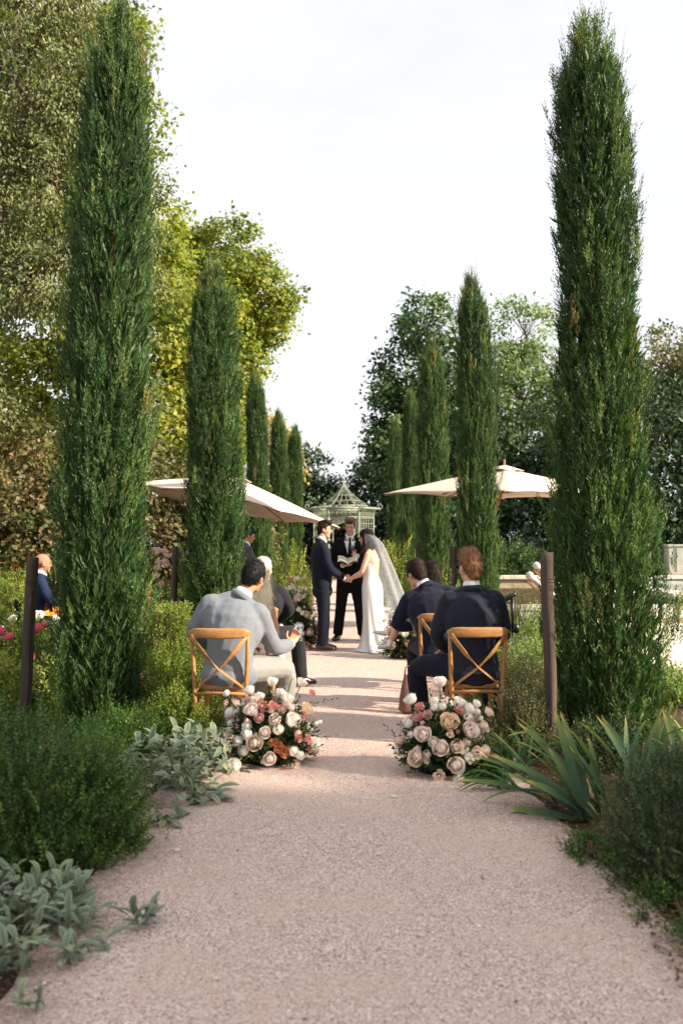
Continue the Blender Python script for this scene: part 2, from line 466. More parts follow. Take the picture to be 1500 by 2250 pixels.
def path_edge(y, s):
    base = 1.16 + .05 * noise.noise((y * .9, s * 7.3, 0)) + .035 * noise.noise((y * 3.1, s * 3.3, 2)) + .012 * noise.noise((y * 11, s, 5))
    if s > 0: base += .16 * max(0, 1 - abs(y - 3.6) / 2.2) + .04
    return s * base
V = []; F = []
ys = np.concatenate([np.arange(-8, 14, .06), np.arange(14, 40.5, .25)])
NX = 21
for y in ys:
    a, b_ = path_edge(y, -1), path_edge(y, 1)
    for k in range(NX):
        u = k / (NX - 1); x = a + (b_ - a) * u
        edge = min(u, 1 - u)
        z = .004 + .010 * min(1, edge * 9) + .008 * noise.noise((x * 1.7, y * 1.7, 0))* min(1, edge * 9)
        V.append((x, y, z))
for j in range(len(ys) - 1):
    for k in range(NX - 1):
        i = j * NX + k
        F.append((i, i + 1, i + NX + 1, i + NX))
ET = []
for j in range(len(ys)):
    for k in range(NX):
        u = k / (NX - 1); e_ = min(u, 1 - u) * 2.4
        ET.append(max(0, 1 - e_ / .42) + .25 * noise.noise((u * 6, ys[j] * 2.1, 4)) * (e_ < .7))
tag(link('path', np_mesh('path', V, F, ET, smooth=True), M['gravel']), kind='structure')

# loose grains lying on the path: uncountable
leafmat('grain', [(0, H(104, 84, 78)), (.3, H(176, 146, 136)), (.7, H(216, 188, 178)), (1, H(244, 238, 234))], trans=0.0, rough=.85)
rng = np.random.default_rng(5)
n = 28000
gy = 2.7 + 8.0 * rng.random(n) ** 1.7
gx = np.array([path_edge(y, -1) + (path_edge(y, 1) - path_edge(y, -1)) * u for y, u in zip(gy, rng.random(n))])
# some spill over the soil edge
gx += rng.normal(0, .03, n)
sz = rng.uniform(.0020, .0046, n) * np.where(rng.random(n) < .02, 2.0, 1)
oct_ = np.array([[1, 0, 0], [0, 1, 0], [-1, 0, 0], [0, -1, 0], [0, 0, .7], [0, 0, -.5]])
ra = rng.uniform(0, 6.28, n); cs, sn = np.cos(ra), np.sin(ra)
sxy = rng.uniform(.7, 1.3, (n, 2))
gv = np.zeros((n, 6, 3))
ox = oct_[None, :, 0] * sxy[:, 0:1]; oy = oct_[None, :, 1] * sxy[:, 1:2]
gv[..., 0] = gx[:, None] + (ox * cs[:, None] - oy * sn[:, None]) * sz[:, None]
gv[..., 1] = gy[:, None] + (ox * sn[:, None] + oy * cs[:, None]) * sz[:, None]
gz = np.array([.014 + .008 * noise.noise((x * 1.7, y * 1.7, 0)) for x, y in zip(gx, gy)])
gv[..., 2] = gz[:, None] + (oct_[None, :, 2] + .2) * sz[:, None]
gf = np.array([[0, 1, 4], [1, 2, 4], [2, 3, 4], [3, 0, 4]])
F = (gf[None] + 6 * np.arange(n)[:, None, None]).reshape(-1, 3)
tag(link('gravel_grains', np_mesh('gravel_grains', gv.reshape(-1, 3), F, np.repeat(rng.random(n), 6)), M['grain']),
    'loose pink and grey gravel grains strewn over the path', 'gravel', kind='stuff')
# a few single stones
for i, (x, y, r) in enumerate([(.17, 4.95, .014), (.30, 6.05, .02), (-.83, 5.0, .02), (-.45, 3.55, .012)]):
    m_ = MB().ell((0, 0, 0), (r, r * .8, r * .55), nu=8, nv=6); o = m_.build('stone', M['stone'])
    o.location = (x, y, .016 + r * .3)
    tag(o, ['small pale stone in the middle of the path near the front', 'pale stone on the path between the two rose arrangements and the front',
            'white stone beside the tip of the large left shrub', 'tiny white stone at the left front of the path'][i], 'stone')

# dry leaves, needles and crumbs of bark littering the beds: uncountable
leafmat('litter', [(0, H(58, 46, 34)), (.4, H(104, 82, 58)), (.75, H(150, 122, 88)), (1, H(98, 108, 60))], trans=.1, rough=.9)
n = 15000
ly = 2.6 + 10 * rng.random(n) ** 1.4; sd = np.where(rng.random(n) < .5, -1, 1)
lx = sd * (1.17 + np.abs(rng.normal(0, .55, n)))
LP = np.stack([lx, ly, rng.uniform(.012, .024, n)], 1)
LD = rng.normal(0, 1, (n, 3)); LD[:, 2] = rng.normal(0, .12, n)
LN = rng.normal(0, .3, (n, 3)); LN[:, 2] = 1
Vl, Fl, Tl = leaf_arrays(LP, LD, LN, rng.uniform(.012, .05, n), rng.uniform(.004, .016, n), rng.random(n))
Vl[:, 2] = np.maximum(Vl[:, 2], .002)
tag(link('leaf_litter', np_mesh('leaf_litter', Vl, Fl, Tl), M['litter']), 'dry brown leaf litter on the soil beds beside the path', 'leaf litter', kind='stuff')

# lawn beyond the pool
mb = MB(); mb.add([(3.3, 34.2, .02), (40, 34.2, .02), (40, 47, .02), (3.3, 47, .02)], [(0, 1, 2, 3)])
tag(mb.build('lawn', M['lawn'], smooth=False), kind='structure')

# ------------------------------------------------------------------ foliage builders
def cypress_meshes(seed, Ht, Rad, nplume, blades, prof):
    rng = np.random.default_rng(seed)
    Lv = Leaves()
    hs, rs = zip(*prof)
    # coarse lumps: each lump is a bough bulging out of the column
    nb = 70
    bz = rng.uniform(.05, .95, nb); ba = rng.uniform(0, 6.283, nb); bs = rng.uniform(-.16, .16, nb)
    nbg = int(nplume / 7.2)                                   # boughs; plumes gather round them and leave gaps between
    bt = rng.random(nbg) ** .95 * .985 + .004; bth = rng.uniform(0, 6.283, nbg); bo = rng.normal(0, .12, nbg)
    btn = np.where(rng.random(nbg) < .025, .98, rng.normal(.42, .17, nbg))
    bi = rng.integers(0, nbg, nplume)
    lose = rng.random(nplume) < .14
    t = np.where(lose, rng.random(nplume) * .985, np.clip(bt[bi] + rng.normal(0, .020, nplume), .004, .99))
    th = np.where(lose, rng.uniform(0, 6.283, nplume), bth[bi] + rng.normal(0, .14, nplume))
    r = np.interp(t, hs, rs) * Rad
    for k in range(nb):
        da = np.abs((th - ba[k] + math.pi) % (2 * math.pi) - math.pi)
        r = r * (1 + bs[k] * np.exp(-(da / .5) ** 2 - ((t - bz[k]) / .06) ** 2))
    ln = rng.uniform(.20, .40, nplume)
    depth = np.where(rng.random(nplume) < .8, rng.uniform(.86, 1.0, nplume), rng.uniform(.4, .82, nplume))
    depth = depth + np.where(rng.random(nplume) < .02, rng.uniform(.05, .2, nplume), 0) + np.where(lose, -.14, np.clip(bo[bi], -.25, .14))
    rad = np.stack([np.cos(th), np.sin(th), np.zeros_like(th)], 1)
    out = .15 + rng.normal(0, .07, nplume)
    A = nrm(rad * out[:, None] + np.array([0, 0, 1.0]) + rng.normal(0, .09, (nplume, 3)))
    P = rad * (np.maximum(.02, r * depth - ln * .13))[:, None]
    P[:, 2] = np.maximum(t * Ht - ln * .45, .02)
    tint = np.clip(btn[bi] + rng.normal(0, .09, nplume), 0, 1)
    # each plume is a tight tuft of side shoots which carry the scale leaves
    ns = 6
    i = rng.random((nplume, ns)) * .75
    ph = rng.uniform(0, 6.283, (nplume, ns))
    U = nrm(np.cross(A, np.array([0.3, 0.2, 1.0]))); Wv = np.cross(A, U)
    rd = U[:, None] * np.cos(ph)[..., None] + Wv[:, None] * np.sin(ph)[..., None]
    SP = P[:, None] + A[:, None] * (ln[:, None] * i)[..., None]
    SA = A[:, None] + rd * rng.uniform(.12, .42, (nplume, ns))[..., None]
    SL = ln[:, None] * rng.uniform(.28, .46, (nplume, ns))
    st = np.clip(tint[:, None] + rng.normal(0, .06, (nplume, ns)), 0, 1)
    Lv.add(*sprig_arrays(rng, SP.reshape(-1, 3), SA.reshape(-1, 3), SL.ravel(), blades, .038, .0105, .5, st.ravel(), tj=.06))
    Lv.add(*sprig_arrays(rng, P, A, ln * 1.08, blades + 4, .044, .0105, .45, tint, tj=.06))
    # wispy leaders standing out of the top
    nw = 60
    wt = rng.uniform(.86, 1.0, nw); wa = rng.uniform(0, 6.283, nw)
    wr = np.interp(wt, hs, rs) * Rad * rng.uniform(.2, 1.0, nw)
    WP = np.stack([np.cos(wa) * wr, np.sin(wa) * wr, wt * Ht - .15], 1)
    WA = np.stack([np.cos(wa) * .12, np.sin(wa) * .12, np.ones(nw)], 1) + rng.normal(0, .08, (nw, 3))
    Lv.add(*sprig_arrays(rng, WP, WA, rng.uniform(.3, .62, nw), 26, .06, .006, .3, rng.uniform(.55, 1, nw), tj=.05, taper=.6))
    # inner leaves in the darker green tints that close the heart
    ni = 15000
    it = rng.random(ni) ** 1.25 * .93; ia = rng.uniform(0, 6.283, ni); ir = np.interp(it, hs, rs) * Rad * rng.uniform(.08, 1.0, ni) ** .6 * .88
    IP = np.stack([np.cos(ia) * ir, np.sin(ia) * ir, it * Ht], 1)
    ID = np.stack([np.cos(ia) * .4, np.sin(ia) * .4, np.ones(ni)], 1) + rng.normal(0, .3, (ni, 3))
    Lv.add(*leaf_arrays(IP, ID, rng.normal(0, 1, (ni, 3)), rng.uniform(.08, .15, ni), rng.uniform(.016, .028, ni), rng.uniform(.1, .5, ni)))
    crown = Lv.mesh('crown')
    tm = MB()
    tm.tube([(0, 0, -.02), (0, 0, .4), (.02, .01, Ht * .5), (0, .0, Ht * .93)], [.075, .06, .035, .008], 8)
    for k in range(14):
        a = rng.uniform(0, 6.28); z0 = rng.uniform(.15, .7) * Ht; rr = Rad * .6
        tm.tube([(0, 0, z0), (math.cos(a) * rr * .5, math.sin(a) * rr * .5, z0 + .15), (math.cos(a) * rr, math.sin(a) * rr, z0 + .6)], [.016, .012, .004], 5)
    return crown, tm.mesh('trunk')

PROF_A = [(0, .50), (.04, .85), (.12, 1.0), (.3, .98), (.5, .95), (.7, .93), (.82, .84), (.9, .66), (.96, .38), (1, .12)]
PROF_B = [(0, .85), (.05, 1.08), (.14, 1.16), (.24, 1.12), (.38, .97), (.55, .84), (.72, .8), (.86, .74), (.93, .6), (.98, .34), (1, .14)]
CY = [cypress_meshes(11, 5.9, .385, 1850, 8, PROF_A), cypress_meshes(23, 5.85, .40, 2250, 8, PROF_B)]
GC = 'cypresses lining the gravel path'
spots = [  # variant, x, y, height scale, width scale, lean x, turn, label
    (0, -1.98, 8.05, 1.00, .96, .022, .0, 'tall narrow cypress nearest on the left, filling the left of the picture'),
    (1, 2.06, 7.75, .965, .96, -.022, .6, 'tall ragged cypress nearest on the right, beside the thick right post'),
    (0, -1.79, 14.0, .925, 1.08, -.012, 2.1, 'cypress behind the man in the light grey suit, second on the left'),
    (0, 2.03, 14.8, .935, .80, -.02, 4.0, 'slender cypress behind the red-haired man, second on the right'),
    (1, -1.80, 21.5, .885, .74, -.02, 1.2, 'third cypress on the left, rising behind the left umbrella canopy'),
    (0, 1.98, 21.6, 1.0, .98, -.012, 5.2, 'broad pointed cypress behind the right umbrella, third on the right'),
    (0, -1.80, 27.5, .875, .74, .0, 3.3, 'fourth cypress on the left, above the lower edge of the left umbrella'),
    (1, 1.98, 29.5, 1.02, .80, .0, 2.6, 'fourth cypress on the right, thin and pointed'),
    (0, -1.78, 36.0, .97, .86, .0, .8, 'farthest and smallest cypress on the left'),
    (0, 1.98, 38.5, 1.06, .86, .0, 1.7, 'farthest and smallest cypress on the right'),
]
for k, (v, x, y, sh, sw, lean, turn, lab) in enumerate(spots):
    t = thing('cypress_tree', lab, 'tree', (x, y, 0), turn, GC)
    c = math.cos(turn)
    t.rotation_euler = Matrix.Rotation(lean, 3, 'Y').to_4x4().to_3x3().to_euler() if turn == 0 else (Matrix.Rotation(lean, 3, 'Y') @ Matrix.Rotation(turn, 3, 'Z')).to_euler()
    t.scale = (sw, sw, sh)
    link('crown', CY[v][0], M['cypress'], t)
    link('trunk', CY[v][1], M['twig'], t)

def broadleaf(name, label, base, trunk, lobes, nclust, per, L, W, lm, bm, cl=.5, droop=.2, seed=1, tint=(.45, .2), trunk_r=.3, group=None, fill=.5):
    rng = np.random.default_rng(seed); rd = random.Random(seed)
    t = thing(name, label, 'tree', base, 0, group)
    B = np.array(base)
    lc = np.array([l[:3] for l in lobes], float) - B
    lr = np.array([l[3:6] if len(l) > 4 else [l[3]] * 3 for l in lobes], float)
    wgt = (lr.prod(1)) ** (2 / 3); wgt /= wgt.sum()
    which = rng.choice(len(lobes), nclust, p=wgt)
    d = nrm(rng.normal(0, 1, (nclust, 3)))
    rad = rng.uniform(fill, 1.0, nclust) ** .6
    C = lc[which] + d * rad[:, None] * lr[which]
    C[:, 2] = np.maximum(C[:, 2], .4)
    ct = np.clip(rng.normal(tint[0], tint[1], nclust), 0, 1)
    cr = cl * rng.uniform(.6, 1.3, nclust)
    n = nclust * per
    ci = np.repeat(np.arange(nclust), per)
    off = rng.normal(0, .55, (n, 3)) * cr[ci][:, None]
    off[:, 2] *= .75
    P = C[ci] + off
    out = nrm(P - lc[which][ci])
    D = out * .5 + rng.normal(0, .6, (n, 3)) + np.array([0, 0, -droop])
    N = out * .9 + np.array([0, 0, .4]) + rng.normal(0, .34, (n, 3))
    tt = np.clip(ct[ci] + rng.normal(0, .08, n), 0, 1)
    s = rng.uniform(.65, 1.25, n)
    V, F, T = leaf_arrays(P, D, N, L * s, W * s, tt, fold=.15)
    link('crown', np_mesh('crown', V, F, T), lm, t)
    tb = MB()
    tp = [Vector(p) - Vector(base) for p in trunk]
    m = len(tp)
    tb.tube(tp, [trunk_r * (1.15 - .75 * i / (m - 1)) for i in range(m)], 10)
    tb.build('trunk', bm, t)
    bb = MB()
    for k in range(len(lobes)):
        c = Vector(lc[k]); j = min(range(m), key=lambda q: (tp[q] - c).length + max(0, tp[q].z - c.z) * 2)
        s0 = tp[j]; mid = s0.lerp(c, .5) + Vector((rd.uniform(-.3, .3), rd.uniform(-.3, .3), .25)) * float(lr[k].mean()) * .3
        r0 = trunk_r * .38
        bb.tube([s0, mid, c], [r0, r0 * .7, r0 * .4], 6)
        idx = [q for q in range(nclust) if which[q] == k][:26]
        for q in idx:
            e = Vector(C[q]); st = mid.lerp(c, rd.random())
            bb.tube([st, st.lerp(e, .5) + Vector((0, 0, .12)), e], [r0 * .24, r0 * .15, r0 * .05], 4, caps=False)
    bb.build('branches', bm, t)
    return t

# big trees on the left
broadleaf('plane_tree', 'huge yellow-green plane tree towering behind the left cypresses', (-7.6, 31, 0),
          [(-7.6, 31, 0), (-7.5, 31, 4), (-7.3, 31, 8), (-7.1, 31, 12), (-6.9, 31, 16)],
          [(-9.2, 31, 17.2, 2.9), (-7.6, 30.6, 14.4, 2.1), (-9.2, 30, 13, 2.8), (-6.7, 30.6, 11.4, 1.9), (-6.4, 30.4, 8.6, 2.6), (-5.2, 31, 8.3, 1.9),
           (-9.6, 31, 9.6, 3.2), (-5.9, 30.4, 5.6, 2.2), (-12, 31, 16, 3.2), (-12.6, 31, 11.5, 3.2), (-7.0, 31, 17.2, 1.2), (-4.7, 31, 5.0, 1.5), (-8.2, 31, 5.5, 2.0), (-10.6, 32, 6.2, 2.4), (-13, 33, 6.0, 2.8), (-11.2, 32, 3.2, 2.2), (-8.4, 33, 3.0, 2.0)],
          2200, 42, .16, .14, M['plane'], M['planebark'], cl=.46, droop=.25, seed=3, tint=(.40, .2), trunk_r=.42)
broadleaf('plane_tree', 'lower yellow-green plane tree leaning into the sky beside the second left cypress', (-6.2, 35, 0),
          [(-6.2, 35, 0), (-6.0, 35, 3), (-5.6, 35, 6.2), (-5.0, 35, 9.0)],
          [(-4.1, 35, 11.4, 1.5), (-3.2, 35, 10.1, 1.55), (-2.75, 35, 9.4, .95), (-4.6, 35, 9.6, 1.9), (-3.9, 35, 8.1, 1.3), (-4.9, 35, 6.7, 1.4), (-4.0, 35, 6.2, 1.0), (-4.8, 35, 4.6, 1.3), (-5.6, 35, 11.2, 1.6)],
          760, 46, .15, .13, M['plane'], M['planebark'], cl=.40, droop=.25, seed=8, tint=(.42, .2), trunk_r=.3)
broadleaf('grey_leaved_tree', 'tall grey-green small-leaved tree at the left edge behind the near cypress', (-7.7, 19.5, 0),
          [(-7.7, 19.5, 0), (-7.4, 19.5, 3), (-7.0, 19.5, 6), (-6.7, 19.5, 9), (-6.4, 19.5, 12.5)],
          [(-6.8, 19, 12.6, 2.0), (-8.2, 19, 10.6, 1.9), (-5.9, 19, 10.2, 1.5), (-5.4, 19, 8.4, 1.3), (-6.9, 18.6, 8.3, 1.5), (-4.3, 19.3, 8.2, .95, .9, 1.5), (-4.0, 19.3, 6.4, .7, .7, 1.1),
           (-7.6, 18.8, 7.0, 1.1), (-5.7, 18.8, 6.5, .95), (-7.0, 18.6, 4.3, .85), (-8.4, 19, 13.5, 1.7), (-5.6, 19.3, 12.4, 1.2), (-6.3, 18.8, 6.4, .9), (-4.9, 19.2, 10.4, 1.1)],
          1750, 50, .095, .040, M['greygreen'], M['bark'], cl=.32, droop=.8, seed=12, tint=(.5, .2), trunk_r=.26)

# understorey on the left: copper-leaved shrubs and a pale yellow small tree
for i, (x, y, z, r, lab) in enumerate([
        (-7.4, 23.5, 2.4, 2.0, 'copper-brown leafy shrub at the far left edge behind the hedges'),
        (-4.9, 24.0, 2.3, 1.7, 'copper-brown leafy shrub behind the white rose bush'),
        (-3.0, 24.6, 1.9, 1.4, 'copper-brown leafy shrub under the left umbrella'),
        (-9.8, 24, 2.6, 2.2, 'copper-brown leafy shrub beyond the left edge of the hedges')]):
    t = broadleaf('copper_shrub', lab, (x, y, 0), [(x, y, 0), (x, y, z * .5), (x, y, z)],
              [(x, y, z, r, r * .9, z * .72), (x - r * .4, y - .3, z * .62, r * .7, r * .7, z * .55), (x + r * .4, y - .4, z * .5, r * .6, r * .7, z * .5), (x, y, z * 1.35, r * .6)],
              280, 42, .13, .09, M['copper'], M['twig'], cl=.34, droop=.3, seed=40 + i, tint=(.5, .24), trunk_r=.08)
    t['category'] = 'shrub'; t['group'] = 'copper shrubs behind the rose garden'
broadleaf('yellowing_tree', 'pale yellow small tree far off between the left cypresses and the sky', (-5.2, 56, 0),
          [(-5.2, 56, 0), (-5.1, 56, 3), (-5, 56, 6)], [(-3.9, 56, 6.6, 1.5), (-4.6, 56, 7.6, 1.5), (-3.3, 56, 5, 1.2), (-5.4, 56, 5.5, 2)], 150, 40, .22, .16, M['yellowsmall'], M['twig'], cl=.5, seed=51, trunk_r=.15)

# trees on the right, beyond the lawn
GR = 'tall trees beyond the pool and lawn'
broadleaf('dark_green_tree', 'tall dark green tree behind the middle right cypresses', (3.9, 47, 0),
          [(3.9, 47, 0), (3.8, 47, 4), (3.9, 47, 8), (4.0, 47, 11)],
          [(3.9, 47, 11.6, 1.4, 1.3, 1.7), (3.2, 47, 9.4, 1.7), (4.6, 47, 9.2, 1.7), (2.5, 47, 8.0, 1.3), (3.3, 46.6, 6.8, 1.9), (4.9, 47, 6.6, 1.8), (2.6, 46.6, 5.4, 1.3), (4.0, 46.6, 4.6, 1.9), (2.0, 47, 6.3, .9), (5.4, 47, 4.2, 1.6)],
          560, 46, .24, .15, M['darktree'], M['bark'], cl=.52, droop=.35, seed=61, tint=(.5, .22), trunk_r=.28, group=GR)
broadleaf('pale_green_tree', 'airy pale green tree between the second right cypress and the nearest right one', (8.8, 49, 0),
          [(8.8, 49, 0), (8.9, 49, 4), (8.7, 49, 8), (8.9, 49, 11)],
          [(8.9, 49, 12.0, 1.5, 1.4, 1.7), (7.9, 49, 10.2, 1.3), (9.9, 49, 10.2, 1.3), (8.6, 49, 8.6, 1.9), (7.2, 48.6, 7.2, 1.4), (10.2, 49, 7.6, 1.6), (8.8, 48.6, 5.8, 1.9), (7.4, 48.6, 4.6, 1.4)],
          400, 38, .24, .12, M['lighttree'], M['bark'], cl=.5, droop=.3, seed=62, tint=(.5, .25), trunk_r=.22, group=GR)
broadleaf('autumn_tree', 'brownish autumn tree at the right edge behind the nearest right cypress', (15.6, 46, 0),
          [(15.6, 46, 0), (15.5, 46, 4), (15.4, 46, 8)],
          [(15.2, 46, 10.2, 1.5), (16.4, 46, 9.4, 1.6), (14.3, 46, 8.6, 1.2), (15.6, 46, 7.4, 1.9), (14.3, 46, 6.2, 1.3), (17.4, 46, 7, 2), (13.3, 46, 7.2, .9)],
          330, 36, .22, .13, M['autumn'], M['bark'], cl=.5, droop=.3, seed=63, tint=(.5, .25), trunk_r=.2, group=GR)
for i, (x, y, z, r, lab) in enumerate([
        (6.2, 45, 4.4, 2.3, 'dark evergreen tree behind the right umbrella'),
        (9.6, 44, 3.6, 2.4, 'dark evergreen tree above the lawn beside the nearest right cypress'),
        (13.2, 42, 4.6, 2.4, 'dark evergreen tree behind the stone pillar'),
        (16.8, 42, 5.2, 2.6, 'dark evergreen tree beyond the right edge of the pool'),
        (12.0, 47, 5.4, 2.2, 'dark evergreen tree hidden mostly behind the nearest right cypress')]):
    broadleaf('evergreen_tree', lab, (x, y, 0), [(x, y, 0), (x, y, z * .7), (x, y, z * 1.4)],
              [(x, y, z * .9, r, r * .8, z * .8), (x - r * .6, y - .5, z * .55, r * .7, r * .6, z * .55), (x + r * .6, y - .5, z * .6, r * .7, r * .6, z * .6), (x + .2, y, z * 1.45, r * .6, r * .6, z * .45)],
              280, 36, .27, .125, M['hedgedark'], M['bark'], cl=.55, droop=.5, seed=70 + i, trunk_r=.2, group='dark evergreens behind the lawn')
# dark wall of trees closing the avenue
for i, (x, y, z, r, lab) in enumerate([
        (-6.4, 58, 2.6, 2.6, 'dark evergreen left of the avenue end, behind the farthest left cypress'),
        (-2.3, 57, 3.1, 2.4, 'dark evergreen just left behind the wire gazebo'),
        (1.6, 57, 3.2, 2.6, 'dark evergreen right behind the wire gazebo'),
        (5.2, 55, 3.4, 2.5, 'dark evergreen behind the farthest right cypress')]):
    broadleaf('evergreen_tree', lab, (x, y, 0), [(x, y, 0), (x, y, z * .7), (x, y, z * 1.2)],
              [(x, y, z, r, r * .7, z * .95), (x - r * .7, y - .3, z * .8, r * .7, r * .6, z * .8), (x + r * .7, y - .3, z * .75, r * .7, r * .6, z * .75), (x + .5, y, z * 1.7, r * .55, r * .5, z * .5)],
              300, 34, .29, .15, M['hedgedark'], M['bark'], cl=.55, droop=.4, seed=90 + i, trunk_r=.2, group='dark evergreens closing the avenue')
# unseen trees added right of the frame to shade the front of the path
for i, (x, y, z, r, lab) in enumerate([
        (10.5, -1.6, 6.0, 3.6, 'big unseen tree added right of the photographer to shade the path'),
        (16.5, -2.4, 8.5, 3.6, 'second big unseen tree added right of the photographer for shade')]):
    broadleaf('shade_tree', lab, (x, y, 0), [(x, y, 0), (x, y, 2.4), (x, y, 5), (x, y, 8)],
              [(x, y, z, r, r, 2.8), (x + 1.4, y - 2.2, z - .8, 2.6), (x - .8, y - 2.6, z - .5, 2.6), (x + 1, y + 1.0, z - 2.2, 2.3), (x, y - 2, z - 2.6, 2.6), (x, y, z + 2.2, 2)],
              560, 26, .38, .26, M['darktree'], M['bark'], cl=.7, seed=120 + i, trunk_r=.3, fill=.15)

# ------------------------------------------------------------------ shrubs
def shrub(name, label, loc, rx, ry, h, nsp, lm, leafL=.018, leafW=.008, sl=.16, n=13, ang=.75, seed=1, group=None, up=.7, tint=(.45, .18), lumps=9, cat='shrub', parent=None, core=True):
    rng = np.random.default_rng(seed)
    t = thing(name, label, cat, loc, 0, group)
    nsh = max(30, nsp // 16)                     # leading shoots with the sprigs gathered round them
    cd = nrm(rng.normal(0, 1, (nsh, 3))); cj = rng.normal(0, .10, nsh); ctn = rng.normal(0, .13, nsh)
    si = rng.integers(0, nsh, nsp)
    d = nrm(cd[si] + rng.normal(0, .085, (nsp, 3)) + np.where(rng.random((nsp, 1)) < .25, rng.normal(0, .6, (nsp, 3)), 0))
    d[:, 2] = np.abs(d[:, 2]) * 1.0 - .12
    d = nrm(d)
    ld = nrm(rng.normal(0, 1, (lumps, 3))); ld[:, 2] = np.abs(ld[:, 2])
    k = 1 + .16 * sum(np.exp(-np.sum((d - q) ** 2, 1) / .12) * rng.uniform(-.5, 1.2) for q in ld)
    rad = rng.uniform(.25, 1.0, nsp) ** .42 * k * (1 + cj[si])
    P = d * rad[:, None] * np.array([rx, ry, h * .92])
    P[:, 2] = np.maximum(P[:, 2] + .03, .015)
    A = d * np.array([.55, .55, .45]) + np.array([0, 0, up]) + rng.normal(0, .28, (nsp, 3))
    A = nrm(A)
    l = sl * rng.uniform(.6, 1.35, nsp)
    P = P - A * l[:, None] * .55
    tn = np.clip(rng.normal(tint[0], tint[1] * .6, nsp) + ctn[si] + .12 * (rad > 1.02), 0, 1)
    V, F, T = sprig_arrays(rng, P, A, l, n, leafL, leafW, ang, tn)
    V[:, 2] = np.maximum(V[:, 2], .006)
    link('foliage', np_mesh('foliage', V, F, T), lm, t)
    st = MB(); rd = random.Random(seed)
    for q in range(26):
        j = rd.randrange(nsp); e = Vector(P[j])
        b0 = Vector((rd.uniform(-.12, .12) * rx, rd.uniform(-.12, .12) * ry, 0))
        st.tube([b0, b0.lerp(e, .5) + Vector((0, 0, .04)), e], [.009, .006, .002], 4, caps=False)
    st.build('stems', M['twig'], t)
    return t

GSH = 'green shrubs along the path'
shrub('catmint_plant', 'leafy pale green catmint filling the bed right of the red-haired man', (1.72, 9.35, 0), .42, .4, .62, 1700, M['catmint'], .034, .019, .18, 10, .9, 232, GSH, up=.8)
shrub('myrtle_bush', 'low green bush in front of the left leg of the grey suited man chair', (-1.24, 7.42, 0), .27, .26, .47, 1500, M['fresh'], .023, .0140, .12, 11, .95, 230, GSH, up=.9)
shrub('rosemary_bush', 'low olive bush in front of the right leg of the red-haired man chair', (1.34, 7.45, 0), .27, .25, .48, 2400, M['rosemary'], .018, .0085, .10, 12, .85, 231, GSH, up=.8)
shrub('myrtle_bush', 'large dark green small-leaved bush at the left front of the path', (-1.62, 5.05, 0), .58, .6, .68, 4700, M['myrtle'], .022, .0135, .12, 12, .95, 201, GSH, up=.8, lumps=22)
shrub('myrtle_bush', 'small dark green bush at the right edge in front of the iris leaves', (1.68, 4.72, 0), .46, .46, .60, 3600, M['myrtledark'], .019, .0115, .08, 11, .75, 202, GSH, lumps=10)
shrub('myrtle_bush', 'bright green feathery bush beside the light grey suited man', (-1.44, 8.35, 0), .40, .42, .66, 2600, M['fresh'], .024, .0145, .13, 11, .95, 203, GSH, up=.95)
shrub('rosemary_bush', 'olive brown rosemary bush beside the red-haired man chair', (1.56, 8.75, 0), .44, .48, .58, 2400, M['rosemary'], .020, .0095, .11, 12, .85, 204, GSH, up=.8)
shrub('rosemary_bush', 'second olive bush behind the rosemary, right of the path', (1.75, 10.0, 0), .42, .45, .62, 1500, M['rosemary'], .024, .011, .14, 11, .85, 205, GSH, up=.8)
shrub('catmint_plant', 'loose pale green catmint beside the right thick post', (2.15, 11.2, 0), .55, .5, .68, 1900, M['catmint'], .036, .021, .2, 10, .9, 206, GSH, up=.8)
shrub('catmint_plant', 'pale green catmint further back on the right', (2.75, 12.6, 0), .6, .5, .74, 1600, M['catmint'], .038, .023, .2, 10, .9, 207, GSH, up=.8)
shrub('lavender_bush', 'rounded dark lavender mound in front of the sun loungers', (2.62, 14.6, 0), .42, .4, .92, 1500, M['rosemary'], .03, .007, .24, 15, .55, 208, GSH, up=.9)
shrub('yellow_green_shrub', 'yellow-green shrub glimpsed between the seated woman and red-haired man', (1.42, 13.2, 0), .36, .4, 1.02, 900, M['box'], .036, .022, .18, 10, .95, 209, GSH, up=1.0)
shrub('yellow_green_shrub', 'yellow-green shrub low at the foot of the second right cypress', (2.3, 15.6, 0), .45, .4, .8, 700, M['box'], .036, .022, .18, 10, .95, 210, GSH, up=1.0)
shrub('yellow_green_shrub', 'sunny yellow-green shrub right of the bride veil', (1.3, 18.6, 0), .42, .5, .92, 800, M['box'], .045, .028, .2, 10, .95, 211, GSH, up=.9)
shrub('yellow_green_shrub', 'small rounded shrub far off right of the bride head', (1.35, 24, 0), .5, .5, 1.75, 700, M['box'], .06, .036, .24, 10, .95, 212, GSH, up=.8)
shrub('yellow_green_shrub', 'sunlit shrub behind the tall flowers left of the groom', (-1.0, 16.6, 0), .52, .5, .98, 1100, M['box'], .04, .025, .2, 10, .95, 213, GSH, up=.9)
shrub('yellow_green_shrub', 'taller leafy shrub left behind the groom shoulders', (-1.05, 20.5, 0), .45, .5, 1.5, 900, M['box'], .05, .03, .22, 10, .9, 214, GSH, up=.8)
shrub('yellow_green_shrub', 'bushy green growth between white-haired man and second left cypress', (-1.35, 12.2, 0), .45, .45, .88, 1000, M['box'], .036, .022, .18, 10, .95, 215, GSH, up=.9)
shrub('leafy_plant', 'leafy light green plant at the left edge behind the large bush', (-3.05, 8.6, 0), .55, .5, .5, 1100, M['box'], .05, .028, .2, 9, .8, 216, GSH)
shrub('leafy_plant', 'leafy light green plant behind the leaning left post', (-2.5, 9.1, 0), .45, .45, .56, 1000, M['box'], .05, .028, .2, 9, .8, 217, GSH)
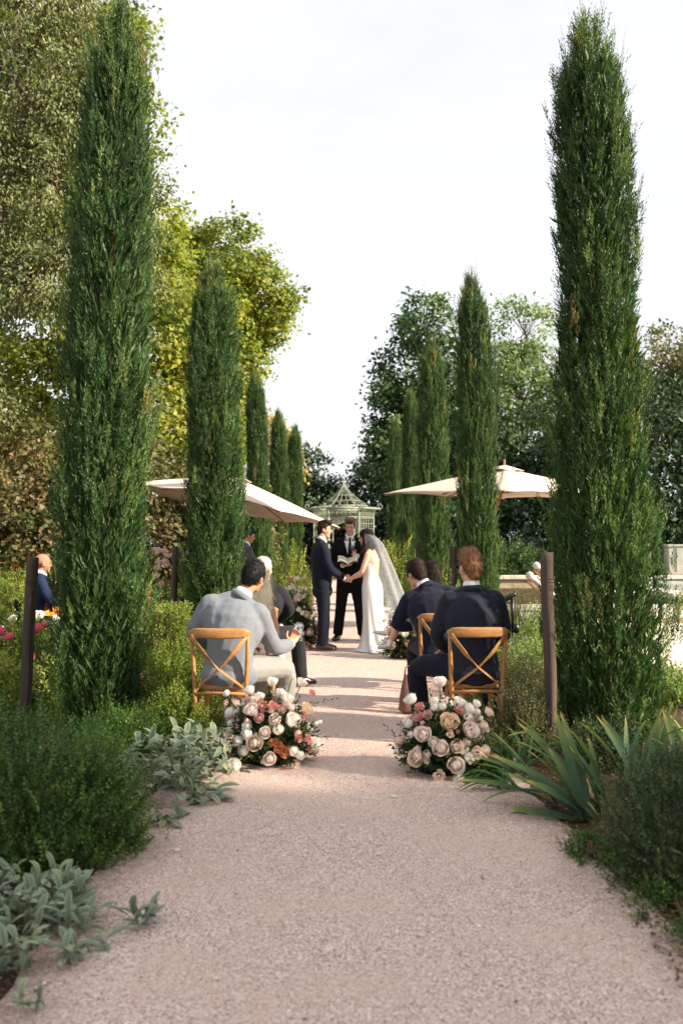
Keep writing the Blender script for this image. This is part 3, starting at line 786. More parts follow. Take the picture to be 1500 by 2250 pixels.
shrub('leafy_plant', 'low dark leafy plant at the foot of the nearest left cypress', (-1.55, 7.2, 0), .4, .4, .36, 1300, M['myrtle'], .022, .009, .16, 13, .7, 218, GSH)
shrub('rosemary_bush', 'dark low bush at the foot of the nearest right cypress', (1.9, 7.0, 0), .36, .3, .3, 900, M['myrtledark'], .03, .012, .16, 10, .75, 219, GSH)
shrub('low_weed', 'small green weeds at the right front edge of the path', (1.42, 4.15, 0), .22, .35, .07, 420, M['myrtle'], .022, .013, .06, 7, .9, 220, GSH, cat='weed')
shrub('low_weed', 'patch of green weeds below the iris leaves', (1.22, 4.95, 0), .14, .25, .05, 240, M['myrtle'], .02, .012, .05, 7, .9, 221, GSH, cat='weed')
shrub('leafy_plant', 'pale leafy growth beside the paved terrace behind the right iris', (3.1, 9.6, 0), .55, .5, .42, 900, M['catmint'], .045, .022, .2, 9, .8, 222, GSH)
shrub('leafy_plant', 'low silver-green planting at the edge of the lawn', (6.6, 41, 0), 2.2, .8, 1.6, 900, M['darktree'], .2, .07, .7, 10, .8, 223, GSH)
shrub('red_leaved_shrub', 'dark red-leaved shrub beside the stone pillar', (10.3, 35.2, 0), 1.0, .8, 1.8, 900, leafmat('redleaf', [(0, H(46, 34, 30)), (.5, H(86, 52, 46)), (1, H(150, 96, 84))]), .09, .05, .4, 9, .8, 224, GSH)

def hedge(name, label, x0, x1, y0, y1, h, nsp, lm, leafL, leafW, sl, seed, group='clipped box hedges'):
    rng = np.random.default_rng(seed)
    t = thing(name, label, 'hedge', ((x0 + x1) / 2, (y0 + y1) / 2, 0), 0, group)
    dx, dy = (x1 - x0) / 2, (y1 - y0) / 2
    u = rng.uniform(-1, 1, (nsp, 3)); f = rng.integers(0, 5, nsp)
    dep = rng.uniform(.8, 1.03, nsp)
    u[f == 0, 2] = dep[f == 0]; u[f == 1, 1] = -dep[f == 1]; u[f == 2, 0] = dep[f == 2]; u[f == 3, 0] = -dep[f == 3]; u[f == 4, 1] = dep[f == 4]
    P = u * np.array([dx, dy, h / 2]) + np.array([0, 0, h / 2]); P[:, 2] = np.maximum(P[:, 2], .02)
    nv = np.zeros((nsp, 3)); nv[f == 0, 2] = 1; nv[f == 1, 1] = -1; nv[f == 2, 0] = 1; nv[f == 3, 0] = -1; nv[f == 4, 1] = 1
    A = nv + np.array([0, 0, .6]) + rng.normal(0, .45, (nsp, 3))
    V, F, T = sprig_arrays(rng, P - nrm(A) * sl * .6, A, sl * rng.uniform(.7, 1.2, nsp), 10, leafL, leafW, .8, np.clip(rng.normal(.5, .2, nsp), 0, 1))
    link('foliage', np_mesh('foliage', V, F, T), lm, t)
    st = MB()
    for k in range(int(8 + dx * 6)):
        x = rng.uniform(-dx, dx) * .8; y = rng.uniform(-dy, dy) * .6
        st.tube([(x, y, 0), (x + .03, y, h * .45), (x + .05, y + .03, h * .8)], [.014, .01, .004], 5)
    st.build('stems', M['twig'], t)
    return t

hedge('box_hedge', 'clipped box hedge at the left edge behind the leaning post', -7.5, -4.25, 12.6, 13.5, 1.02, 3600, M['box'], .032, .02, .11, 301)
hedge('box_hedge', 'clipped box hedge further back at the left edge, below red flowers', -9.0, -3.9, 15.6, 16.3, 1.08, 2600, M['box'], .04, .025, .12, 302)
hedge('box_hedge', 'low sunlit box hedge end beside the second left post', -3.3, -2.02, 12.3, 13.3, .74, 2000, M['box'], .032, .02, .11, 303)
hedge('box_hedge', 'low dark box hedge below the white rose bush', -4.6, -2.25, 15.8, 16.5, .78, 1500, M['myrtle'], .042, .026, .12, 304)

# ------------------------------------------------------------------ posts
def post(label, x, y, h, r, leanx, leany=0.0, seed=0):
    t = thing('wooden_post', label, 'post', (x, y, 0), seed * 1.3, 'weathered wooden posts beside the cypresses')
    t.rotation_euler = (Matrix.Rotation(leanx, 3, 'Y') @ Matrix.Rotation(leany, 3, 'X') @ Matrix.Rotation(seed * 1.3, 3, 'Z')).to_euler()
    V = []; F = []; n = 22; m = 26
    for j in range(m):
        z = h * j / (m - 1) - .03
        for k in range(n):
            a = 2 * math.pi * k / n
            rr = r * (1 + .05 * noise.noise((math.cos(a) * 1.2, math.sin(a) * 1.2, z * 1.6 + seed)) + .02 * noise.noise((math.cos(a) * 5, math.sin(a) * 5, z * .7 + seed)))
            # drying cracks run down the trunk
            for ca, dep, z0, z1 in ((1.2 + seed, .22, .3, 1.0), (3.4 + seed, .28, 0, .8), (5.1, .14, .2, 1)):
                d = abs((a - ca - .25 * noise.noise((z * 1.5, seed, ca)) + math.pi) % (2 * math.pi) - math.pi)
                if d < .16 and z0 <= z / h <= z1: rr *= 1 - dep
            ox = .012 * noise.noise((z * 1.1, seed, 3)); oy = .012 * noise.noise((z * 1.1, seed, 9))
            V.append((ox + rr * math.cos(a), oy + rr * math.sin(a), z))
    for j in range(m - 1):
        for k in range(n):
            F.append((j * n + k, j * n + (k + 1) % n, (j + 1) * n + (k + 1) % n, (j + 1) * n + k))
    F.append(tuple((m - 1) * n + k for k in range(n)))
    b = MB(); b.add(V, F); b.build('trunk', M['postwood'], t)
    for dz in (.0, .025):
        w_ = MB(); zc = h * .83 + dz
        w_.tube([((r * 1.06) * math.cos(a), (r * 1.06) * math.sin(a), zc + .006 * math.sin(a)) for a in np.linspace(0, 6.283, 17)], .0022, 5, caps=False)
        w_.build('wire_loop', M['wire'], t)
    return t
post('thick weathered post leaning at the left edge beside the nearest cypress', -2.60, 8.1, 1.46, .048, .055, seed=1)
post('weathered post left of the light grey suited man', -2.46, 14.3, 1.51, .052, .035, seed=2)
post('thick weathered post at the right, in front of the nearest right cypress', 1.525, 7.42, 1.507, .046, -.006, seed=3)
post('weathered post behind the red-haired man sunglasses', 1.66, 15.1, 1.51, .058, .0, seed=4)
post('slim post in front of the third right cypress', 1.64, 22.0, 1.56, .05, .0, seed=5)
post('farthest slim post just right of the bride veil', 1.66, 30.0, 1.57, .05, .0, seed=6)

# ------------------------------------------------------------------ terrace, pool, loungers, pillar
tw = thing('paved_terrace', 'pale stone paved terrace at the right behind the nearest cypress', 'terrace', (0, 0, 0))
rd = random.Random(4)
tb = MB(); tb.box((8.2, 16.9, -.015), (9.6, 10.2, .06)); tb.build('mortar_bed', M['sandstone'], tw, smooth=False)
slab_me = {}
y = 11.85; row = 0
while y < 21.9:
    d = [.62, .48, .74, .56][row % 4]
    x = 3.45 + rd.uniform(-.3, 0)
    while x < 12.6:
        wdt = rd.choice([.7, .95, 1.2])
        key = (wdt, d)
        if key not in slab_me:
            b = MB(); b.box((0, 0, 0), (wdt - .018, d - .018, .04)); me = b.mesh('slab', False); me.materials.append(M['stone']); slab_me[key] = me
        zz = .035 + (.12 if y > 18.4 else 0)
        o = link('slab', slab_me[key], None, tw, (x + wdt / 2, y + d / 2, zz + rd.uniform(-.002, .002)))
        x += wdt
    y += d; row += 1
b = MB(); b.box((8.1, 20.35, .064), (9.2, 3.9, .12)); b.build('step_core', M['sandstone'], tw, smooth=False)
b = MB()
for k in range(8): b.box((3.55 + k * 1.2 + .6, 11.72, .02), (1.185, .24, .12))
tb = b
for k in range(8):
    c = MB(); c.box((3.55 + k * 1.2 + .6, 11.72, .02), (1.185, .24, .12)); c.build('kerb_stone', M['sandstone'], tw, smooth=False, bevel=.008)

pool = thing('swimming_pool', 'raised stone-edged swimming pool with green-blue water at the right', 'pool', (0, 0, 0))
def wat():
    m = mat('water', H(70, 120, 120), .06, .5, var=.12, vscale=1.5, bump=.06, bscale=4)
    return m
wat()
b = MB(); b.box((13.0, 27.9, .14), (9.8, 10.4, .28)); b.build('water', M['water'], pool, smooth=False)
for k in range(8):   # coping stones down the near-left side
    c = MB(); c.box((7.85, 22.9 + k * 1.3 + .62, .30), (.62, 1.285, .13)); c.build('coping_stone', M['stone'], pool, smooth=False, bevel=.012)
for k in range(7):
    c = MB(); c.box((8.17 + k * 1.3 + .64, 22.62, .30), (1.285, .5, .13)); c.build('coping_stone', M['stone'], pool, smooth=False, bevel=.012)
for k in range(10):
    c = MB(); c.box((4.0 + k * 1.3 + .64, 33.45, .36), (1.285, .6, .12)); c.build('coping_stone', M['stone'], pool, smooth=False, bevel=.012)
c = MB(); c.box((7.95, 28.0, .115), (.34, 10.6, .23)); c.build('pool_wall', M['sandstone'], pool, smooth=False)
c = MB(); c.box((12.3, 22.72, .113), (8.4, .3, .228)); c.build('pool_wall', M['sandstone'], pool, smooth=False)
c = MB(); c.box((10.5, 33.45, .145), (13, .42, .29)); c.build('pool_wall', M['sandstone'], pool, smooth=False)

t = thing('stone_pillar', 'square grey stone pillar with a recessed panel at the right edge of the pool', 'pillar', (11.55, 34.3, 0))
b = MB(); b.box((0, 0, .9), (.95, .55, .98)); b.build('shaft', M['stonegrey'], t, smooth=False, bevel=.02)
b = MB(); b.box((0.08, -.285, .92), (.6, .05, .82)); b.build('panel', M['stonegrey'], t, smooth=False, bevel=.01)
b = MB(); b.box((0, 0, 1.42), (1.05, .65, .08)); b.build('cap', M['stonegrey'], t, smooth=False, bevel=.02)
b = MB(); b.box((0, 0, .26), (1.1, .7, .5)); b.build('plinth', M['stonegrey'], t, smooth=False, bevel=.02)

def lounger(label, x, y, rz, zb):
    t = thing('sun_lounger', label, 'sun lounger', (x, y, zb), rz, 'sun loungers by the pool')
    # lies along +x from the head end at the origin
    for s in (-.3, .3):
        b = MB(); b.box((1.25, s, .3), (1.5, .05, .07)); b.build('side_rail', M['loungerwood'], t, smooth=False, bevel=.006)
        b = MB(); b.bar((.58, s, .3), (-.06, s, .82), .045, .06, (0, 1, 0)); b.build('back_rail', M['loungerwood'], t, smooth=False, bevel=.006)
        for lx in (.6, 1.92):
            b = MB(); b.box((lx, s, .14), (.06, .06, .28)); b.build('leg', M['loungerwood'], t, smooth=False)
    for k in range(9):
        b = MB(); b.box((.66 + k * .155, 0, .325), (.1, .6, .02)); b.build('slat', M['loungerwood'], t, smooth=False)
    b = MB(); b.tube([(.66, 0, .39), (.9, 0, .385), (1.5, 0, .385), (1.98, 0, .385)], [(.27, .04), (.29, .05), (.29, .05), (.27, .04)], 14, rights=[(0, 1, 0)] * 4); b.build('seat_cushion', M['cushion'], t)
    b = MB(); b.tube([(.66, 0, .36), (.42, 0, .545), (.2, 0, .73), (.04, 0, .86)], [(.27, .04), (.29, .055), (.29, .055), (.26, .05)], 14, rights=[(0, 1, 0)] * 4); b.build('back_cushion', M['cushion'], t)
    b = MB(); b.tube([(.02, -.24, .9), (.0, 0, .91), (.02, .24, .9)], [.05, .075, .05], 10); b.build('head_pillow', M['cushion'], t)
    return t
lounger('wooden sun lounger with white cushion behind the thick right post', 3.78, 19.6, R(-8), .175)
lounger('wooden sun lounger with white cushion half hidden behind the second right cypress', 3.22, 17.3, R(-8), .055)

t = thing('garden_spotlight', 'small black garden spotlight on a stake in the right-hand planting', 'spotlight', (1.78, 10.55, 0))
b = MB(); b.tube([(0, 0, 0), (0, 0, .62)], .008, 6); b.build('stake', M['plastic'], t)
b = MB(); b.tube([(.0, 0, .60), (.0, 0, .99)], .017, 8); b.build('arm', M['plastic'], t)
b = MB(); b.cap((.02, 0, 1.0), (-.075, -.01, .955), .024, .033); b.build('lamp_head', M['plastic'], t)
b = MB(); b.ell((.035, 0, .64), (.04, .035, .055)); b.build('ballast', M['plastic'], t)

# ------------------------------------------------------------------ umbrellas
def umbrella(label, x, y, htop, half, rise, rotz, tilt, pole_off=(0, 0), seed=0):
    t = thing('garden_umbrella', label, 'umbrella', (x, y, 0), 0, 'cream garden umbrellas over the guests')
    B = Matrix.Translation((0, 0, htop)) @ Matrix.Rotation(tilt[1], 4, 'Y') @ Matrix.Rotation(tilt[0], 4, 'X') @ Matrix.Rotation(rotz, 4, 'Z')
    tips = []
    for k in range(8):
        a = k * math.pi / 4
        rr = half * (math.sqrt(2) if k % 2 else 1.0)
        tips.append((a, rr))
    n = 64; m = 12; V = []; F = []
    for j in range(m + 1):
        u = j / m
        for k in range(n):
            a = 2 * math.pi * k / n; s = k / (n / 8); i0 = int(s) % 8; fr = s - int(s)
            p0 = Vector((math.cos(tips[i0][0]), math.sin(tips[i0][0]), 0)) * tips[i0][1]
            i1 = (i0 + 1) % 8
            p1 = Vector((math.cos(tips[i1][0]), math.sin(tips[i1][0]), 0)) * tips[i1][1]
            p = p0.lerp(p1, fr) * u
            belly = 4 * fr * (1 - fr)
            p *= 1 - .035 * belly * u
            z = -rise * (u ** 1.12) + .055 * belly * u * u * 0 - .05 * belly * u * (1 - u) * 2 + .03 * belly * u ** 3
            z += .012 * noise.noise((p.x * 2, p.y * 2, seed))
            V.append(B @ Vector((p.x, p.y, z)))
    for j in range(m):
        for k in range(n):
            F.append((j * n + k, j * n + (k + 1) % n, (j + 1) * n + (k + 1) % n, (j + 1) * n + k))
    b = MB(); b.add(V, F); o = b.build('canopy', M['canopy'], t)
    md = o.modifiers.new('thick', 'SOLIDIFY'); md.thickness = .004; md.offset = -1
    # small vent cap
    V = []; F = []
    for j in range(5):
        u = j / 4
        for k in range(32):
            a = 2 * math.pi * k / 32
            q = max(abs(math.cos(a)), abs(math.sin(a)))
            V.append(B @ Vector((math.cos(a) / q * .24 * u, math.sin(a) / q * .24 * u, .07 - .10 * u ** 1.1 + (.015 * math.sin(4 * a) if j == 4 else 0))))
    for j in range(4):
        for k in range(32):
            F.append((j * 32 + k, j * 32 + (k + 1) % 32, (j + 1) * 32 + (k + 1) % 32, (j + 1) * 32 + k))
    b = MB(); b.add(V, F); o = b.build('vent_cap', M['canopy'], t)
    md = o.modifiers.new('thick', 'SOLIDIFY'); md.thickness = .004; md.offset = 1
    for k in range(8):
        a, rr = tips[k]
        e = Vector((math.cos(a) * rr * .985, math.sin(a) * rr * .985, -rise - .022))
        b = MB(); b.tube([B @ Vector((0, 0, -.07)), B @ (Vector((e.x * .5, e.y * .5, -rise * .46 - .06))), B @ e], .011, 6); b.build('rib', M['loungerwood'], t)
        b = MB(); b.tube([B @ Vector((0, 0, -.42)), B @ Vector((e.x * .45, e.y * .45, -rise * .42 - .06))], .009, 6); b.build('strut', M['loungerwood'], t)
    po = Vector((pole_off[0], pole_off[1], 0))
    b = MB(); b.tube([B @ Vector((0, 0, .11)), B @ Vector((0, 0, -.3)), (B @ Vector((0, 0, -.3))) * .5 + po * .5, po + Vector((0, 0, .05))], [.02, .024, .024, .026], 10); b.build('pole', M['loungerwood'], t)
    b = MB(); b.ell(B @ Vector((0, 0, .13)), (.022, .022, .035)); b.build('finial', M['loungerwood'], t)
    b = MB(); b.tube([po, po + Vector((0, 0, .06)), po + Vector((0, 0, .1))], [.3, .28, .06], 20); b.build('base', M['stonegrey'], t)
    return t
umbrella('tilted cream umbrella behind the second left cypress, its tip above the groom', -1.92, 17.3, 2.68, 1.42, .52, R(45), (R(-4), R(11)), seed=1)
umbrella('cream umbrella behind the second right cypress, with a vent cap on top', 2.74, 17.0, 2.80, 1.46, .46, R(38), (R(1), R(1)), pole_off=(-.85, .1), seed=2)

# ------------------------------------------------------------------ wire gazebo
def gazebo():
    t = thing('wire_gazebo', 'cream wire gazebo with a pagoda roof at the end of the path', 'gazebo', (0, 43, 0), 0)
    t.scale = (.89, .89, .985)
    s = 1.44; G = M['gazebo']
    C = [Vector((s * math.cos(R(60 * k)), s * math.sin(R(60 * k)), 0)) for k in range(6)]
    zt = 2.92
    for k in range(6):
        b = MB(); b.tube([C[k], C[k] + Vector((0, 0, zt))], .035, 8); b.build('corner_post', G, t)
        p, q = C[k], C[(k + 1) % 6]; d = (q - p) / s; nrm_ = Vector((d.y, -d.x, 0)).normalized()
        front = abs(d.y) < .1      # front and back faces have the arch
        b = MB()
        def at(u, z): return p + d * (u * s) + Vector((0, 0, z))
        wb = .022
        if front:
            a0, a1 = .14, .86; zs = 1.95; r = (a1 - a0) * s / 2; uc = .5
            pts = [at(a0, 0.02), at(a0, zs)] + [at(uc + math.cos(an) * (a1 - a0) / 2, zs + r * .9 * math.sin(an)) for an in np.linspace(math.pi, 0, 13)] + [at(a1, zs), at(a1, .02)]
            b.tube(pts, .018, 6)
            for i in range(1, 7): b.bar(at(0, i * .33), at(a0, i * .33), wb * .7, wb * .7)
            for i in range(1, 7): b.bar(at(a1, i * .33), at(1, i * .33), wb * .7, wb * .7)
            # diamond lattice round the arch
            for i in range(-6, 12):
                for sg in (1, -1):
                    u0 = i / 10; prev = None
                    for jz in range(0, 17):
                        z = 1.95 + jz * .045; u = u0 + (jz / 16) * .5 if sg > 0 else 1 - (u0 + (jz / 16) * .5)
                        ok = 0 <= u <= 1 and ((u - uc) / ((a1 - a0) / 2)) ** 2 + ((z - zs) / (r * .9)) ** 2 > 1
                        pt = at(u, z) if ok else None
                        if pt is not None and prev is not None: b.bar(prev, pt, wb * .6, wb * .6, nrm_)
                        prev = pt
            if k in (1, 2): pass
        else:
            for i in range(1, 6): b.bar(at(i / 6, 0.05), at(i / 6, 2.6), wb * .8, wb * .8, nrm_)
            for i in range(0, 12): b.bar(at(0, .1 + i * .226), at(1, .1 + i * .226), wb * .8, wb * .8)
        b.build('lattice_panel', G, t)
        b = MB()   # frieze of crossing hoops below the eave
        for i in range(7):
            u0 = i / 7
            b.tube([at(u0 + an / math.pi / 7 * 1.0, 2.66 + .2 * math.sin(an)) for an in np.linspace(0, math.pi, 7)], .009, 5)
            b.bar(at(u0, 2.88), at(u0 + .5 / 7, 2.66), .014, .014, nrm_); b.bar(at(u0 + .5 / 7, 2.66), at(u0 + 1 / 7, 2.88), .014, .014, nrm_)
        b.bar(at(0, 2.64), at(1, 2.64), .03, .035); b.bar(at(0, 2.9), at(1, 2.9), .035, .05)
        b.build('frieze', G, t)
        # brackets curving out to the eave
        b = MB()
        for i in range(6):
            u = (i + .5) / 6; o = -nrm_ if nrm_.dot(p) < 0 else nrm_
            b.tube([at(u, 2.62), at(u, 2.8) + o * .05, at(u, 2.98) + o * .24], .009, 5)
        b.build('bracket', G, t)
    E = [c * 1.22 + Vector((0, 0, 3.02)) for c in C]; I = [c * .80 + Vector((0, 0, 3.14)) for c in C]
    for k in range(6):
        b = MB(); b.bar(E[k], E[(k + 1) % 6], .05, .07); b.bar(I[k], I[(k + 1) % 6], .04, .05)
        for i in range(1, 4): b.bar(E[k].lerp(E[(k + 1) % 6], i / 4), I[k].lerp(I[(k + 1) % 6], i / 4), .016, .016)
        b.build('eave', G, t)
        b = MB(); e = E[k]; o = C[k].normalized()
        b.tube([I[k], e] + [e + o * (.02 + .09 * math.sin(a)) + Vector((0, 0, .09 - .09 * math.cos(a))) for a in np.linspace(.4, 5.2, 10)], .018, 6); b.build('corner_scroll', G, t)
    for k in range(6):
        for i in range(3):
            p = I[k].lerp(I[(k + 1) % 6], i / 3); b = MB(); pts = []
            for j in range(11):
                u = j / 10; rr = (1 - u) ** 1.9 * .96 + .04 * (1 - u); z = 3.14 + 1.15 * (u ** .92)
                pts.append((p.x * rr, p.y * rr, z))
            b.tube(pts, [.018 if i == 0 else .012] * 11, 6); b.build('roof_rib', G, t)
    for u in (.18, .38):
        b = MB(); rr = (1 - u) ** 1.9 * .96 + .04 * (1 - u); z = 3.14 + 1.15 * u ** .92
        b.tube([(I[k % 6].x * rr, I[k % 6].y * rr, z) for k in range(7)], .014, 5, caps=False); b.build('roof_ring', G, t)
    b = MB(); b.ell((0, 0, 4.3), (.05, .05, .09)); b.tube([(0, 0, 4.2), (0, 0, 4.48)], [.03, .008], 6); b.build('finial', G, t)
gazebo()

# ------------------------------------------------------------------ chairs
def seat_profile(n=20):
    P = []
    for k in range(n):
        a = 2 * math.pi * k / n
        c, s = math.cos(a), math.sin(a)
        x = .205 * math.copysign(abs(c) ** .55, c); y = .20 * math.copysign(abs(s) ** .55, s)
        x *= 1 + .08 * (y / .2)
        P.append((x, y))
    return P
def make_chair_meshes():
    out = []
    b = MB(); P = seat_profile(); n = len(P)
    lv = [(.425, .94), (.432, 1.0), (.455, 1.0), (.465, .95)]
    V = [(x * s, y * s, z) for z, s in lv for x, y in P] + [(0, 0, .458)]
    F = [(j * n + k, j * n + (k + 1) % n, (j + 1) * n + (k + 1) % n, (j + 1) * n + k) for j in range(3) for k in range(n)]
    F += [(3 * n + k, 3 * n + (k + 1) % n, 4 * n) for k in range(n)] + [tuple(range(n))[::-1]]
    b.add(V, F); out.append(('seat', b.mesh('seat')))
    for s in (-1, 1):
        b = MB(); b.tube([(s * .195, -.265, 0), (s * .19, -.225, .22), (s * .192, -.20, .45), (s * .203, -.22, .66), (s * .214, -.265, .865)],
                         [(.017, .019), (.018, .021), (.018, .022), (.016, .019), (.014, .015)], 8); out.append(('rear_leg', b.mesh('rear_leg')))
    for s in (-1, 1):
        b = MB(); b.tube([(s * .19, .205, 0), (s * .178, .185, .25), (s * .17, .175, .44)], [.014, .018, .02], 8); out.append(('front_leg', b.mesh('front_leg')))
    # wide bowed top rail with rounded ends
    m = 13; V = []; F = []; q = 12
    for i in range(m):
        u = -1 + 2 * i / (m - 1); x = .236 * u; y = -.262 - .055 * (1 - u * u); e = (1 - abs(u) ** 6) ** .5
        hz = .009 + .030 * e; ty = .006 + .008 * e
        for k in range(q):
            a = 2 * math.pi * k / q; c, s = math.cos(a), math.sin(a)
            V.append((x, y + ty * math.copysign(abs(c) ** .6, c), .862 + hz * math.copysign(abs(s) ** .6, s)))
    for i in range(m - 1):
        for k in range(q):
            F.append((i * q + k, (i + 1) * q + k, (i + 1) * q + (k + 1) % q, i * q + (k + 1) % q))
    F.append(tuple(range(q))); F.append(tuple((m - 1) * q + k for k in range(q))[::-1])
    b = MB(); b.add(V, F); out.append(('top_rail', b.mesh('top_rail')))
    for s in (-1, 1):
        b = MB(); yo = .006 * s
        b.tube([(s * .212, -.288 + yo, .845), (s * .10, -.285 + yo, .70), (0, -.272 + yo, .595), (-s * .10, -.245 + yo, .515), (-s * .172, -.214 + yo, .455)],
               [(.0185, .006)] * 5, 8, rights=[(s * .7, 0, .7)] * 5); out.append(('cross_slat', b.mesh('cross_slat')))
    for s in (-1, 1):
        b = MB(); b.ell((s * .212, -.299, .845), (.006, .004, .006), nu=8, nv=5); out.append(('screw', b.mesh('screw')))
    b = MB(); b.tube([(-.19, -.222, .405), (0, -.21, .41), (.19, -.222, .405)], [.012, .015, .012], 8); out.append(('rear_stretcher', b.mesh('rear_stretcher')))
    # bentwood hoops bracing the legs
    for s in (-1, 1):
        b = MB(); b.tube([(s * .19, -.21, .2), (s * .175, -.14, .37), (s * .165, -.03, .415), (s * .165, .07, .41), (s * .172, .15, .36), (s * .182, .19, .2)], .009, 8); out.append(('side_hoop', b.mesh('side_hoop')))
    b = MB(); b.tube([(-.185, -.222, .2), (-.15, -.2, .36), (-.06, -.19, .41), (.06, -.19, .41), (.15, -.2, .36), (.185, -.222, .2)], .009, 8); out.append(('rear_hoop', b.mesh('rear_hoop')))
    b = MB(); b.tube([(-.186, .193, .2), (-.15, .18, .36), (-.06, .17, .41), (.06, .17, .41), (.15, .18, .36), (.186, .193, .2)], .009, 8); out.append(('front_hoop', b.mesh('front_hoop')))
    for nme, me in out: me.materials.append(M['wire'] if nme == 'screw' else M['chairwood'])
    return out
CH = make_chair_meshes()
def chair(label, x, y, rz):
    t = thing('cross_back_chair', label, 'chair', (x, y, .016), rz, 'wooden cross-back chairs for the guests')
    for nme, me in CH: link(nme, me, None, t)
    return t
chair('cross-back wooden chair under the man in the light grey suit', -.91, 7.68, R(-3))
chair('cross-back wooden chair under the blonde woman, mostly hidden', -.85, 8.85, R(-2))
chair('cross-back wooden chair under the white-haired man', -.875, 10.2, R(-2))
chair('cross-back wooden chair under the red-haired man with sunglasses', 1.0, 7.78, R(2))
chair('cross-back wooden chair under the navy suited man holding a child', .885, 9.22, R(2))
chair('cross-back wooden chair under the dark-haired woman, mostly hidden', .98, 10.5, R(2))

# ------------------------------------------------------------------ flowers
FC = {'ivory': (H(252, 249, 242), H(246, 236, 212)), 'blush': (H(252, 240, 233), H(244, 212, 198)), 'peach': (H(246, 222, 192), H(234, 184, 140)),
      'pink': (H(226, 158, 150), H(190, 106, 102)), 'mauve': (H(212, 174, 168), H(176, 126, 122)), 'rust': (H(186, 124, 82), H(146, 88, 54)),
      'champagne': (H(249, 232, 218), H(232, 194, 170)), 'hot': (H(236, 120, 140), H(220, 84, 110)), 'palepink': (H(248, 226, 220), H(240, 204, 196)), 'orange': (H(232, 128, 60), H(200, 90, 30)), 'red': (H(200, 60, 60), H(150, 30, 40))}
def petalmat(k):
    a, c = FC[k]
    return leafmat('petal_' + k, [(0, c), (.5, a), (1, a)], trans=.38, rough=.6, spec=.2, tcol=(1, .95, .9))
for k in FC: petalmat(k)

def rose_mesh(name, seed, layers, R0, ruffle=.1, flat=.85):
    """garden rose: cupped petals laid on nested shells, lips rolling outwards; opens along +z"""
    rd = random.Random(seed); V = []; F = []; T = []
    for li, (n, rho, th_top, curl, half) in enumerate(layers):
        ph = rd.uniform(0, 6.28)
        for i in range(n):
            a0 = ph + 2 * math.pi * i / n + rd.uniform(-.15, .15); rh = rho * rd.uniform(.94, 1.08); tt = th_top * rd.uniform(.9, 1.12)
            o = len(V); nu, nv = 6, 5
            for jv in range(nv):
                v = jv / (nv - 1)
                for ju in range(nu):
                    u = -1 + 2 * ju / (nu - 1)
                    tip = tt + .16 * u * u + .05 * rd.uniform(-1, 1)            # lip: rounded, a little uneven
                    th = 2.5 + (tip - 2.5) * v
                    w_ = half * (.35 + .65 * math.sin(math.pi * min(1, .15 + v * .62)))
                    az = a0 + u * w_
                    r = rh * (1 + curl * max(0, v - .6) ** 2 * 6 * (1 - .3 * u * u)) * (1 + .03 * u)
                    r += ruffle * rh * v * noise.noise((a0 * 3 + u * 1.5, v * 2, seed + li))
                    V.append((r * math.sin(th) * math.cos(az), r * math.sin(th) * math.sin(az), r * math.cos(th) * flat + (R0 - rho) * .82))
                    T.append(min(1, (rho / R0) * .8 + .22 * v))
            for jv in range(nv - 1):
                for ju in range(nu - 1):
                    q = o + jv * nu + ju
                    F.append((q, q + 1, q + nu + 1, q + nu))
    return np_mesh(name, V, F, T, smooth=True)
ROSE = [rose_mesh('rose', s, [(2, .010, .25, .0, 1.7), (3, .017, .36, .1, 1.3), (3, .025, .50, .18, 1.2), (4, .033, .66, .25, 1.0), (5, .041, .88, .34, .85), (5, .048, 1.15, .42, .8)], .05) for s in (1, 2, 3)]
RANU = [rose_mesh('ranunculus', s, [(3, .007, .1, 0, 1.5), (4, .013, .22, .02, 1.2), (5, .019, .36, .04, 1.0), (6, .025, .55, .06, .9), (7, .030, .8, .1, .75), (7, .034, 1.1, .16, .7)], .036, ruffle=.05) for s in (4, 5)]
SMALL = [rose_mesh('blossom', s, [(3, .006, .5, .1, 1.2), (5, .013, 1.0, .5, .7), (5, .017, 1.25, .6, .66)], .018, ruffle=.2) for s in (6, 7)]
BUD = [rose_mesh('bud', s, [(3, .012, .2, 0, 1.3), (4, .018, .4, .1, 1.0)], .02, flat=1.5) for s in (8,)]
def colour_mesh(src, col, cache={}):
    k = (src.name, col)
    if k not in cache:
        me = src.copy(); me.materials.clear(); me.materials.append(M['petal_' + col]); cache[k] = me
    return cache[k]

def flower(kind, col, parent, pos, direction, scale, rd):
    src = rd.choice({'rose': ROSE, 'ranunculus': RANU, 'blossom': SMALL, 'bud': BUD}[kind])
    o = link(kind, colour_mesh(src, col), None, parent, pos)
    q = Vector(direction).to_track_quat('Z', 'Y') @ Matrix.Rotation(rd.uniform(0, 6.28), 3, 'Z').to_quaternion()
    o.rotation_mode = 'QUATERNION'; o.rotation_quaternion = q
    o.scale = (scale,) * 3
    return o

def leaf_branch(rng, Lv, p, d, ln, n, L, W, ang=.9, t=.4):
    Lv.add(*sprig_arrays(rng, np.array([p], float), np.array([d], float), ln, n, L, W, ang, np.array([t]), tj=.15, taper=.3))

